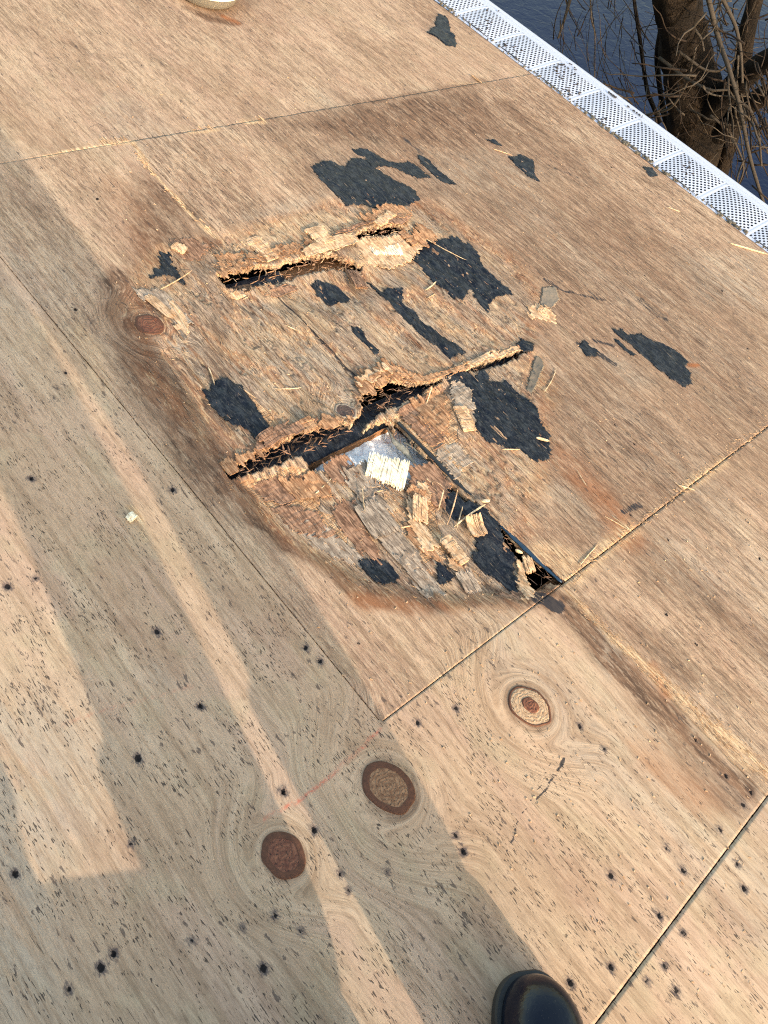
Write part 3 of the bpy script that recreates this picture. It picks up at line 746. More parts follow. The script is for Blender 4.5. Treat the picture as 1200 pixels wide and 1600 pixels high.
FLK = [0]
def flake(L, mat, lift=.002, curl=.004, parent=None, seed=0, th=.0011, rag=.014, res=.0017, along=(260, 30), tilt=0.0):
    P = poly(L); FLK[0] += 1; sd_ = 400 + FLK[0] * 7
    xs = np.arange(P[:, 0].min() - .006, P[:, 0].max() + .006, res); ys = np.arange(P[:, 1].min() - .006, P[:, 1].max() + .006, res)
    cx_, cy_ = P.mean(0); sx_ = max(np.ptp(P[:, 0]), .01); sy_ = max(np.ptp(P[:, 1]), .01)
    def sdf(x, y): return sdist(x, y, P, .1) + (fbm(x * along[0], y * along[1], sd_, 3) - .5) * rag * 1.7
    def zf(x, y):
        d = -sdf(x, y)
        z = height(x, y) * .6 + height(np.full_like(x, cx_), np.full_like(x, cy_)) * .4 + lift
        cu_ = curl * .6
        z = z + cu_ * np.exp(-np.maximum(d, 0) / .006) * (fbm(x * 40, y * 20, sd_ + 1) * 1.4 - .35) + (fbm(x * along[0] * .9, y * along[1] * .9, sd_ + 2, 3) - .5) * .0016
        return z - tilt * (y - cy_)
    return grid_object('veneer_flake', xs, ys, lambda x, y: sdf(x, y) < 0, zf, th, mat, parent or s_mid, attrs=False)
CROSS = dict(along=(30, 260))
for L, m_, lf, cu, kw in [
  ([(338, 428), (400, 400), (470, 386), (484, 396), (400, 412), (350, 440)], ORANGE, .004, .006, dict(rag=.030, along=(120, 16))),
  ([(352, 416), (420, 392), (480, 378), (500, 384), (440, 398), (370, 412)], ORANGE, .006, .005, dict(rag=.030, along=(120, 16))),
  ([(470, 392), (530, 368), (562, 372), (552, 386), (500, 400), (476, 406)], FRESH, .006, .006, CROSS),
  ([(520, 372), (560, 352), (610, 334), (640, 344), (628, 356), (590, 349), (552, 366)], REDW, .006, .006, CROSS),
  ([(560, 344), (600, 322), (640, 330), (652, 344), (610, 338), (575, 352)], ORANGE, .008, .006, dict(rag=.030, along=(120, 16))),
  ([(553, 374), (640, 364), (664, 380), (640, 408), (600, 420), (565, 410)], FRESH, .0035, .003, {}),
  ([(640, 352), (676, 362), (668, 384), (650, 376)], ORANGE, .005, .006, dict(rag=.030, along=(120, 16))),
  ([(335, 402), (380, 395), (372, 415), (345, 425)], ORANGE, .002, .006, {}),
  ([(262, 378), (300, 372), (330, 386), (310, 408), (280, 404)], REDW, .001, .004, {}),
  ([(410, 452), (450, 440), (470, 448), (440, 462), (418, 464)], REDW, .002, .004, CROSS),
  ([(340, 448), (372, 455), (390, 466), (360, 464)], FRESH, .003, .004, CROSS),
  ([(560, 580), (596, 566), (625, 578), (660, 590), (608, 594), (580, 612), (566, 628), (556, 612)], ORANGE, .003, .007, dict(rag=.030, along=(120, 16))),
  ([(556, 590), (600, 574), (612, 582), (575, 600), (562, 606)], FRESH, .0055, .004, dict(rag=.030, along=(120, 16))),
  ([(620, 584), (670, 588), (700, 578), (730, 566), (728, 576), (700, 590), (664, 600), (636, 596)], ORANGE, .003, .006, CROSS),
  ([(395, 692), (440, 664), (470, 662), (500, 660), (480, 674), (446, 690), (404, 708)], REDW, .004, .006, CROSS),
  ([(470, 664), (520, 656), (548, 656), (520, 668), (490, 674)], ORANGE, .002, .006, dict(rag=.030, along=(120, 16))),
  ([(348, 730), (400, 700), (440, 686), (436, 698), (400, 716), (358, 742)], ORANGE, .003, .005, dict(rag=.030, along=(120, 16))),
  ([(700, 578), (760, 552), (812, 540), (822, 546), (764, 564), (720, 580)], FRESH, .003, .006, CROSS),
  ([(556, 762), (600, 768), (640, 838), (664, 884), (622, 872), (580, 812)], GREYWOOD, .002, .002, {}),
  ([(520, 770), (556, 775), (590, 840), (600, 872), (560, 850), (530, 810)], REDW, .001, .003, {}),
  ([(645, 752), (672, 745), (674, 775), (662, 800), (692, 850), (660, 856), (640, 800)], FRESH, .004, .006, {}),
  ([(628, 815), (650, 800), (672, 830), (690, 870), (664, 858), (640, 838)], ORANGE, .003, .004, {}),
  ([(620, 860), (650, 852), (690, 905), (700, 935), (672, 930), (640, 892)], GREYWOOD, .002, .004, {}),
  ([(370, 752), (440, 734), (486, 736), (505, 765), (440, 782), (400, 770)], REDW, .002, .004, CROSS),
  ([(430, 742), (490, 738), (520, 752), (500, 776), (450, 770)], ORANGE, .0035, .004, dict(rag=.030, along=(120, 16))),
  ([(400, 778), (450, 782), (500, 790), (530, 830), (480, 828), (430, 806)], REDW, .001, .003, CROSS),
  ([(440, 800), (500, 808), (560, 850), (580, 880), (520, 862), (460, 830)], GREYWOOD, .001, .003, {}),
  ([(622, 640), (655, 618), (690, 600), (704, 640), (694, 690), (680, 702), (650, 674)], REDW, .002, .003, CROSS),
  ([(640, 630), (672, 610), (696, 618), (706, 660), (690, 680), (664, 660)], ORANGE, .0035, .003, dict(rag=.030, along=(120, 16))),
  ([(680, 690), (720, 690), (740, 720), (716, 750), (690, 722)], GREYWOOD, .001, .003, CROSS),
  ([(808, 868), (824, 872), (838, 925), (832, 945), (818, 930), (812, 900)], FRESH, .003, .006, {}),
  ([(700, 860), (735, 880), (752, 905), (730, 900), (704, 880)], FRESH, .003, .006, {}),
  ([(775, 925), (820, 915), (838, 935), (800, 945)], REDW, .001, .003, {}),
  ([(205, 450), (260, 455), (300, 500), (290, 530), (250, 480), (215, 465)], GREYWOOD, .001, .003, {}),
  ([(262, 470), (290, 490), (296, 530), (280, 520), (265, 495)], FRESH, .002, .004, {}),
  ([(660, 318), (700, 322), (730, 340), (700, 350), (676, 338)], REDW, .001, .003, {}),
  ([(822, 480), (846, 474), (868, 492), (872, 508), (846, 500), (828, 498)], FRESH, .001, .004, {}),
  ([(700, 590), (735, 604), (742, 640), (712, 640), (702, 612)], GREYWOOD, .002, .003, CROSS),
  ([(770, 575), (772, 574)], None, 0, 0, {})]:
    if m_: flake(L, m_, lf, cu, **kw)
flake([(536, 728), (572, 716), (590, 740), (600, 768), (566, 772), (545, 752)], GREYWOOD, .004, .006)
flake([(500, 716), (540, 704), (562, 726), (556, 752), (516, 742)], REDW, .003, .005)
flake([(640, 722), (676, 716), (706, 752), (700, 790), (664, 776), (644, 750)], REDW, .002, .006)

# ------------------------------------------------------------------ inside the roof: felt, insulation, membrane
def local_z(px, py): 
    x, y = at(px, py); return float(height(np.array([x]), np.array([y]))[0])
def felt(y0, xa, xb, wid, label, zt=-.020, seed=0, pxlab=None):
    xs = np.linspace(xa, xb, 160); V = []; F = []
    for i, x in enumerate(xs):
        for j in range(15):
            v = j / 14.0
            yy = y0 + (v - .5) * wid + .004 * (float(vnoise(np.array([x * 30]), np.array([j * .3]), seed)[0]) - .5)
            zz = zt - .006 * abs(v - .5) * 2 + .008 * (float(fbm(np.array([x * 45]), np.array([v * 2.4]), seed + 2)[0]) - .5)
            V.append((x, yy, zz))
    n = 15
    for i in range(len(xs) - 1):
        for j in range(n - 1): a = i * n + j; F.append((a, a + n, a + n + 1, a + 1))
    k = len(V)
    V += [(v[0], v[1], v[2] - .002) for v in V]
    F += [tuple(k + q for q in f[::-1]) for f in F]
    for i in range(len(xs) - 1):
        for j in (0, n - 1):
            a = i * n + j; f = (a, a + k, a + k + n, a + n); F.append(f if j else f[::-1])
    o = link('felt_strip', mesh('felt_strip', V, F, True), TAR); tag(o, label, 'felt strip'); return o
felt(.638, at(350, 742)[0] - .02, at(840, 545)[0] + .04, .062, 'crumpled black felt strip lying along the lower long crack over the rafter', -.0185, 3)
felt(1.046, at(345, 440)[0], at(452, 430)[0], .045, 'wrinkled black felt roll at left end of upper crack', -.013, 8)

def blob_sheet(name, P, z, amp, sc_, mat, label, cat, seed, th=.004, res=.003, kind=None, smooth=True, edge=.006):
    """an irregular lump lying at height z inside outline P, with its own thickness"""
    xs = np.arange(P[:, 0].min() - .01, P[:, 0].max() + .01, res); ys = np.arange(P[:, 1].min() - .01, P[:, 1].max() + .01, res)
    X, Y = np.meshgrid(xs, ys); 
    def zf(x, y):
        d = sdist(x, y, P, .1); return z(x, y) + amp * (fbm(x * sc_, y * sc_, seed, 4) - .4) - edge * sstep(-.015, .004, d)
    o = grid_object(name, xs, ys, lambda x, y: sdist(x, y, P, .1) + (fbm(x * 150, y * 150, seed, 2) - .5) * .008 < 0, zf, th, mat, None, attrs=False)
    return tag(o, label, cat, kind=kind)
INS = mat_plain('white_insulation_fluff', (.88, .88, .90), .98, .005, 90, .08)
blob_sheet('insulation', poly([(500, 700), (560, 660), (620, 630), (700, 690), (760, 780), (700, 800), (640, 780), (560, 770), (500, 750)]),
           lambda x, y: -.050 + 0 * x, .022, 60, INS, 'fluffy white insulation seen down in the open hole', 'insulation', 12, .03)
MEMB = mat_plain('shiny_black_membrane', (.016, .018, .022), .35, .002, 60, .4)
MEMG = mat_plain('dusty_grey_membrane', (.30, .28, .23), .45, .002, 60, .4)
MEMBLUE = mat_plain('blue_black_membrane', (.012, .035, .075), .4, .002, 60, .4)
def strip3(name, pts, w, mat, label, cat, twist=.6, th=.0012, group=None):
    """a thin curled ribbon through (px, py, z) points"""
    P = [np.array([*at(p[0], p[1], p[2]), p[2]]) for p in pts]
    # densify
    Q = []
    for i in range(len(P) - 1):
        for k in range(8): Q.append(P[i] * (1 - k / 8) + P[i + 1] * (k / 8))
    Q.append(P[-1]); Q = np.array(Q)
    for _ in range(3): Q[1:-1] = (Q[:-2] + 2 * Q[1:-1] + Q[2:]) / 4
    b = MB(); R = []
    for i in range(len(Q)):
        t = Q[min(i + 1, len(Q) - 1)] - Q[max(i - 1, 0)]; t /= np.linalg.norm(t)
        s = np.cross(t, [0, 0, 1.0]); s /= np.linalg.norm(s); u = np.cross(s, t)
        a = twist * math.sin(i * .35); s2 = s * math.cos(a) + u * math.sin(a); u2 = np.cross(s2, t)
        ww = w * (.55 + .45 * math.sin(math.pi * (i + 2) / (len(Q) + 3))) * (1 + .15 * math.sin(i * 1.7))
        R.append([Q[i] + s2 * ww + u2 * th, Q[i] + u2 * (th + ww * .25), Q[i] - s2 * ww + u2 * th, Q[i] - s2 * ww - u2 * th, Q[i] - u2 * (th - ww * .25), Q[i] + s2 * ww - u2 * th])
    b.rings(R); o = b.build(name, mat, None, True); return tag(o, label, cat, group)
G_M = 'shredded membrane strips in the hole'
strip3('membrane_strip', [(604, 664, -.030), (616, 690, -.026), (634, 706, -.024), (650, 728, -.03)], .006, MEMG, 'olive grey curled membrane strip against the bright splintered block', 'membrane strip')
strip3('membrane_strip', [(612, 660, -.028), (632, 676, -.022), (655, 700, -.020), (676, 722, -.026)], .0034, MEMG, 'pale grey narrow membrane strip nearest the right edge of the hole', 'membrane strip', group=G_M)
strip3('membrane_strip', [(622, 672, -.034), (642, 690, -.026), (662, 710, -.026), (680, 726, -.03)], .0042, MEMB, 'black narrow membrane strip between grey strips in the hole', 'membrane strip', group=G_M)
strip3('membrane_strip', [(630, 690, -.030), (650, 702, -.022), (668, 716, -.022), (690, 730, -.028)], .0028, MEMG, 'thin grey membrane strip ending lowest in the hole', 'membrane strip', group=G_M)
strip3('membrane_strip', [(640, 664, -.030), (664, 690, -.030), (700, 735, -.032)], .007, MEMB, 'wide black membrane strip under the right edge of the hole', 'membrane strip', group=G_M)
strip3('membrane_strip', [(622, 660, -.006), (670, 708, -.006), (715, 755, -.008), (770, 806, -.010)], .0045, MEMB, 'long black membrane edge along upper half of the straight gap', 'membrane strip', .15)
strip3('membrane_strip', [(768, 806, -.006), (800, 838, -.004), (840, 876, -.004), (878, 910, -.004)], .0042, MEMBLUE, 'blue edged membrane along lower half of the straight gap', 'membrane strip', .15)

# ------------------------------------------------------------------ black residue patches
def patch(L, label, mat=TAR, lift=.0013, res=.0026, cat='tar paper patch', group='black tar paper patches left on the plywood', rag=.006, name='tar_paper_patch', seed=0):
    P = poly(L)
    xs = np.arange(P[:, 0].min() - .008, P[:, 0].max() + .008, res); ys = np.arange(P[:, 1].min() - .008, P[:, 1].max() + .008, res)
    X, Y = np.meshgrid(xs, ys); x = X.ravel(); y = Y.ravel()
    def sdf(x, y): return sdist(x, y, P, .1) + (fbm(x * 300, y * 45, 200 + seed, 3) - .5) * rag * 1.6
    def moved(x, y):
        for _ in range(2):
            s = sdf(x, y); e = .0006
            gx_ = (sdf(x + e, y) - s) / e; gy_ = (sdf(x, y + e) - s) / e; g = np.maximum(np.hypot(gx_, gy_), .6)
            m = (s > 0) & (s < res * 1.3)
            x = np.where(m, x - s * gx_ / g ** 2 * .8, x); y = np.where(m, y - s * gy_ / g ** 2 * .8, y)
        return x, y
    o = grid_object(name, xs, ys, lambda x, y: sdf(x, y) < res * .4, lambda x, y: height(x, y) + lift + .0030 * (fbm(x * 70, y * 40, 300 + seed, 3) - .35) + .0022 * np.exp(np.minimum(sdf(x, y), 0) / .004) * (vnoise(x * 60, y * 40, seed) - .2), .0044, mat, None, attrs=False, moved=moved)
    tag(o, label, cat, group); return o
PATCHES = [
 ([(487,262),(512,252),(525,258),(540,262),(552,248),(571,252),(579,262),(594,269),(612,281),(633,290),(648,298),(654,310),(637,321),(615,323),(610,331),(592,323),(575,321),(558,317),(540,321),(523,302),(504,285)], 'largest upper tar paper patch, a jagged diamond above the upper crack'),
 ([(552,235),(571,235),(592,244),(610,256),(629,258),(637,253),(654,262),(671,277),(654,279),(633,271),(617,262),(596,260),(583,262),(571,246),(558,242)], 'thin wavy tar paper strip joining the top of the largest upper patch'),
 ([(654,243),(671,252),(683,267),(700,279),(712,288),(696,287),(679,277),(658,256)], 'slim slanted tar paper sliver right of the wavy strip'),
 ([(658,367),(675,379),(696,375),(708,370),(733,383),(748,400),(750,417),(771,433),(790,450),(799,460),(775,463),(765,471),(762,488),(752,480),(746,467),(742,452),(732,446),(729,458),(725,465),(708,465),(696,450),(677,437),(662,417),(642,400),(658,392)], 'big ragged black patch right of the bright torn veneer'),
 ([(577,437),(594,450),(629,450),(631,471),(650,483),(658,498),(683,517),(704,531),(727,546),(717,554),(702,557),(687,546),(658,523),(637,500),(617,483),(596,462)], 'long diagonal tar paper band running down to the middle of lower crack'),
 ([(487,446),(496,437),(529,446),(550,465),(537,471),(517,471),(500,458)], 'small black patch under the right end of the upper crack'),
 ([(550,510),(565,515),(571,529),(592,548),(585,554),(571,537),(552,519)], 'narrow hooked black sliver alone in the middle of the rotten panel'),
 ([(796,247),(817,243),(832,252),(833,269),(841,283),(825,275),(808,260)], 'small scuffed black patch between the upper patch and the gutter'),
 ([(762,219),(773,219),(785,229),(771,225)], 'tiny black fleck above the small scuffed patch'),
 ([(687,22),(697,28),(703,48),(710,58),(713,73),(698,71),(689,64),(682,57),(669,51),(682,41),(684,28)], 'arrow shaped tar paper scrap beside the gutter at the top'),
 ([(250,395),(265,396),(269,412),(279,421),(286,442),(279,444),(271,433),(254,430),(235,437),(242,425),(254,417)], 'boomerang shaped black patch above the reddish rotten knot'),
 ([(319,610),(330,608),(335,594),(358,596),(375,604),(396,631),(406,650),(423,673),(412,683),(398,685),(390,671),(371,658),(354,657),(342,646),(329,629)], 'leaf shaped black patch near the left end of the lower crack'),
 ([(694,581),(710,575),(729,579),(742,587),(758,577),(769,596),(792,594),(800,600),(820,617),(837,637),(843,657),(855,677),(857,693),(858,712),(847,720),(828,716),(812,702),(790,699),(764,688),(743,667),(743,640),(735,620),(712,605),(700,595)], 'largest lower tar paper patch, right of the cross grained broken plank'),
 ([(960,517),(970,517),(983,527),(1000,523),(1027,537),(1053,548),(1067,560),(1075,567),(1068,573),(1077,583),(1078,600),(1067,604),(1050,593),(1033,580),(1017,567),(1000,553),(987,540),(970,528)], 'tar paper patch alone at far right with a rusty notch'),
 ([(960,532),(967,535),(978,545),(992,556),(984,554),(972,545)], 'thin black splinter mark hugging the far right patch'),
 ([(905,543),(913,533),(920,542),(933,550),(928,558),(917,557)], 'small broken black fleck left of the far right patch'),
 ([(565,868),(590,866),(612,872),(625,890),(620,905),(600,908),(585,898),(572,885)], 'rounded black patch near the bottom of the rotten area'),
 ([(694,770),(711,768),(730,781),(760,792),(771,811),(782,830),(790,849),(805,860),(807,882),(812,912),(811,919),(790,903),(771,890),(752,879),(745,860),(754,852),(747,830),(741,811),(730,800),(715,800),(700,785)], 'long black patch beside the straight gap below the hole'),
 ([(687,875),(700,879),(715,897),(705,900),(689,909)], 'small dark scrap left of the chunky splinter heap'),
 ([(817,529),(831,537),(830,550),(812,548),(808,540)], 'small black tab at the right tip of the lower crack'),
 ([(1005,262),(1018,264),(1028,275),(1015,277)], 'tiny black tab touching the gutter guard'),
]
for i, (L, lab) in enumerate(PATCHES): patch(L, lab, seed=i * 3, rag=.012 if len(L) > 9 else .006)
patch([(837,560),(845,562),(848,572),(840,593),(830,615),(823,610),(830,587)], 'slim grey membrane scrap right of the largest lower black patch', mat_plain('thin_grey_scrap', (.14, .115, .09), .6, .002, 90, .3), cat='membrane scrap', group=None, name='membrane_scrap', rag=.002)
patch([(848,452),(866,450),(872,470),(862,480),(846,478)], 'faint square grey scrap beside the faint pencil line', mat_plain('faint_grey_scrap', (.20, .16, .125), .7, .002, 90, .3), cat='membrane scrap', group=None, name='membrane_scrap', rag=.002)

def choke(P, n, mat, lens, rad, zr, ang, sd_, seed):
    """loose splinters jammed in an opening"""
    r = random.Random(seed); b = MB(); k = 0; P = np.array(P)
    while k < n:
        x = r.uniform(P[:, 0].min(), P[:, 0].max()); y = r.uniform(P[:, 1].min() - .006, P[:, 1].max() + .006)
        if sdist(np.array([x]), np.array([y]), P, .05)[0] > .007: continue
        k += 1; a = ang + r.gauss(0, sd_); L = r.uniform(*lens); R_ = r.uniform(*rad); z = r.uniform(*zr); dz = r.gauss(0, .18) * L
        d = np.array([math.cos(a), math.sin(a), 0]) * L / 2; c = np.array([x, y, z + zb(x, y)]); sd2 = np.array([-math.sin(a), math.cos(a), 0]) * L * r.gauss(0, .07)
        b.tube([c - d - [0, 0, dz / 2], c + sd2, c + d + [0, 0, dz / 2]], [R_ * .35, R_, R_ * .25], 4)
    o = b.build('jammed_splinters', mat, s_mid); o['kind'] = 'stuff'
def zb(x, y): return float(height(np.array([x]), np.array([y]))[0])
choke(CRACK1, 70, ORANGE, (.010, .034), (.0005, .0016), (-.012, .001), .15, .5, 21)
choke(CRACK1, 60, REDW, (.008, .030), (.0006, .0020), (-.016, .000), .2, .7, 22)
choke(CRACK1, 30, FRESH, (.006, .022), (.0004, .0012), (-.006, .002), 1.4, .6, 23)
choke(SLOT1, 60, REDW, (.008, .024), (.0006, .0018), (-.012, .001), .1, .5, 24)
choke(SLOT1, 40, FRESH, (.006, .020), (.0005, .0014), (-.008, .002), .1, .6, 25)
far2 = poly([(560, 600), (640, 600), (700, 588), (764, 562), (825, 545), (764, 576), (700, 596), (640, 622), (580, 640)])
choke(far2, 90, ROTTEN, (.010, .040), (.0006, .0022), (-.014, -.001), .1, .5, 26)
choke(far2, 50, REDW, (.006, .024), (.0005, .0016), (-.010, .001), .2, .8, 27)
near3 = poly([(350, 740), (404, 712), (450, 690), (500, 674), (548, 668), (500, 690), (440, 716), (400, 730)])
choke(near3, 60, REDW, (.006, .026), (.0005, .0018), (-.012, .001), .1, .6, 28)
choke(near3, 40, ROTTEN, (.008, .03), (.0006, .002), (-.014, .000), .1, .5, 29)
choke(HOLE_F, 60, REDW, (.006, .022), (.0004, .0014), (-.012, .001), 1.5, .6, 30)
rim_ = poly([(560, 735), (600, 750), (660, 740), (700, 765), (690, 790), (640, 770), (590, 768), (560, 755)])
choke(rim_, 110, FRESH, (.006, .026), (.0004, .0012), (-.006, .004), 1.45, .45, 31)
choke(rim_, 60, ORANGE, (.006, .022), (.0005, .0014), (-.008, .003), 1.45, .6, 32)

# ------------------------------------------------------------------ torn wood chunks and splinters
def zat(x, y): return float(height(np.array([x]), np.array([y]))[0])
def chunk(px, py, w, l, ang, label, mat, tilt=0.0, n=26, lift=.004, thick=.004, ragged=.25, cat='wood chunk', mat2=None, bend=.0):
    """a broken piece of ply: a bundle of parallel fibres of uneven length. w across, l along the fibres, ang = fibre direction in the photo (degrees, 0 right, 90 up)"""
    cx, cy = at(px, py); q = at(px + 10 * math.cos(math.radians(ang)), py - 10 * math.sin(math.radians(ang)))
    d = np.array([q[0] - cx, q[1] - cy, 0.0]); d /= np.linalg.norm(d); s = np.cross([0, 0, 1.0], d)
    dt = d * math.cos(tilt) + np.array([0, 0, 1.0]) * math.sin(tilt); u = np.cross(dt, s); u = u if u[2] > 0 else -u
    c0 = np.array([0, 0, zat(cx, cy) + lift + abs(math.sin(tilt)) * l * .5])
    t = empty('wood_chunk', (cx, cy, 0)); tag(t, label, cat)
    for part, (mm, layer) in enumerate(((mat, 0), (mat2 or mat, 1))):
        b = MB()
        for i in range(n):
            f = (i + .5) / n - .5
            e1 = float(vnoise(np.array([f * 7 + px]), np.array([.3 + py]), 5)[0]); e2 = float(vnoise(np.array([f * 7 + px]), np.array([9.3 + py]), 6)[0])
            hi = l * .5 * (1 - ragged * (.9 * e1 + .35 * rnd.random())); lo_ = -l * .5 * (1 - ragged * (.9 * e2 + .35 * rnd.random()))
            L = (hi - lo_) / 2; o = (hi + lo_) / 2
            hh = thick * rnd.uniform(.25, .42)
            zz = -layer * thick * .7 + bend * (f * 2) ** 2 * .01 + rnd.gauss(0, thick * .07)
            yaw = rnd.gauss(0, .035); dd = dt * math.cos(yaw) + s * math.sin(yaw); s2 = s * math.cos(yaw) - dt * math.sin(yaw)
            ww = w / n * rnd.uniform(.65, 1.3)
            mid = c0 + s * (f * w * (1 if layer == 0 else .9)) + u * zz + dt * o
            rings_ = []
            for e, sc2 in ((-1, .45), (-.8, 1), (-.1, 1), (.75, .9), (1, .35)):
                p = mid + dd * (L * e) + u * (rnd.gauss(0, .0006) + bend * e * e * .006)
                rings_.append([p + s2 * ww * sc2 + u * hh * sc2, p - s2 * ww * sc2 + u * hh * sc2, p - s2 * ww * sc2 - u * hh * sc2, p + s2 * ww * sc2 - u * hh * sc2])
            b.rings(rings_)
        b.build('top_veneer' if part == 0 else 'under_veneer', mm, t)
    return t
PALE = simple_wood('pale_fibres', (.74, .64, .48), (.90, .84, .70))  # palest of the torn wood colours
chunk(606, 732, .074, .076, 78, 'bright cream splintered block standing in the mouth of the hole', PALE, .20, 44, .004, .005, .42)
chunk(725, 656, .062, .034, 3, 'upright pale block of short stacked splinters beside the largest lower black patch', FRESH, .05, 24, .006, .005, .22, mat2=REDW)
chunk(556, 438, .028, .078, 112, 'brown brush-like fibre bundle lying across the right end of the upper crack', REDW, -.12, 22, .006, .004, .2, mat2=ORANGE)
chunk(604, 388, .075, .050, -62, 'wide pale torn veneer piece right of the upper crack', PALE, .05, 34, .002, .003, .3, mat2=FRESH)
chunk(712, 858, .055, .030, 28, 'chunky heap of short orange splinters left of the long black patch', FRESH, .22, 16, .008, .008, .35, mat2=ORANGE)
chunk(744, 818, .030, .050, 118, 'thin curled veneer flake under the crossed splinters', FRESH, .2, 9, .004, .002, .3, bend=.8)
chunk(658, 792, .026, .075, 96, 'torn orange veneer tongue below the hole', FRESH, .15, 14, .004, .003, .45, mat2=ORANGE)
chunk(652, 765, .030, .028, 60, 'crumbly orange wood lump at the lower rim of the hole', ORANGE, .3, 12, .006, .006, .4)
chunk(250, 482, .016, .085, -42, 'bundle of thin yellow splinters above the reddish rotten knot', FRESH, .04, 6, .004, .002, .2)
chunk(829, 878, .018, .04, 112, 'ragged pale flake beside the small square hole', FRESH, .1, 10, .004, .004, .4, mat2=ORANGE)
chunk(735, 905, .03, .055, 120, 'loose grey veneer tongue at the foot of the long black patch', GREYWOOD, .03, 12, .003, .002, .35)
chunk(590, 700 + 105, .05, .085, -58, 'weathered grey lifted plank of veneer below the cream block', GREYWOOD, .03, 20, .003, .002, .2)
chunk(410, 390, .075, .05, 15, 'orange torn top veneer along the left of the upper crack', FRESH, .1, 20, .006, .004, .4, mat2=ORANGE)
chunk(500, 372, .055, .06, 14, 'long yellowish torn strip above the middle of the upper crack', FRESH, .06, 16, .006, .004, .35, mat2=ORANGE)
chunk(600, 345, .07, .035, -30, 'crumbling flakes of veneer above the right end of the upper crack', FRESH, .1, 18, .006, .005, .5, mat2=ORANGE)
chunk(638, 372, .05, .03, 20, 'jagged orange teeth at the right tip of the upper crack', ORANGE, .15, 12, .006, .005, .5, mat2=ROTTEN)
chunk(590, 598, .03, .035, 25, 'orange broken corner overhanging the lower crack', ORANGE, .1, 12, .004, .006, .4, mat2=FRESH)
chunk(380, 465 - 15, .02, .05, 8, 'dark rotten shard inside left end of upper crack', ROTTEN, .1, 8, -.006, .004, .4)
chunk(420, 690, .03, .05, 30, 'brown frayed shard on the lip above the left part of lower crack', REDW, .12, 12, .006, .004, .4, mat2=ROTTEN)
chunk(480, 667, .03, .04, 20, 'rust brown frayed shard on the lip left of the grey purple knot', ORANGE, .12, 12, .006, .004, .5, mat2=ROTTEN)
chunk(850, 489, .03, .028, 60, 'small torn-up orange flake around a nail right of the upper black patch', FRESH, .2, 9, .003, .003, .4)
chunk(280, 392, .028, .028, 40, 'pinkish curled flakes at the left end of the upper crack', FRESH, .2, 10, .004, .003, .4)
for (a, lab) in (((205, 812), 'small yellow plug of splintered wood on the plain left panel'),):
    chunk(*a, .012, .018, 40, lab, PALE, .2, 8, .004, .004, .4)

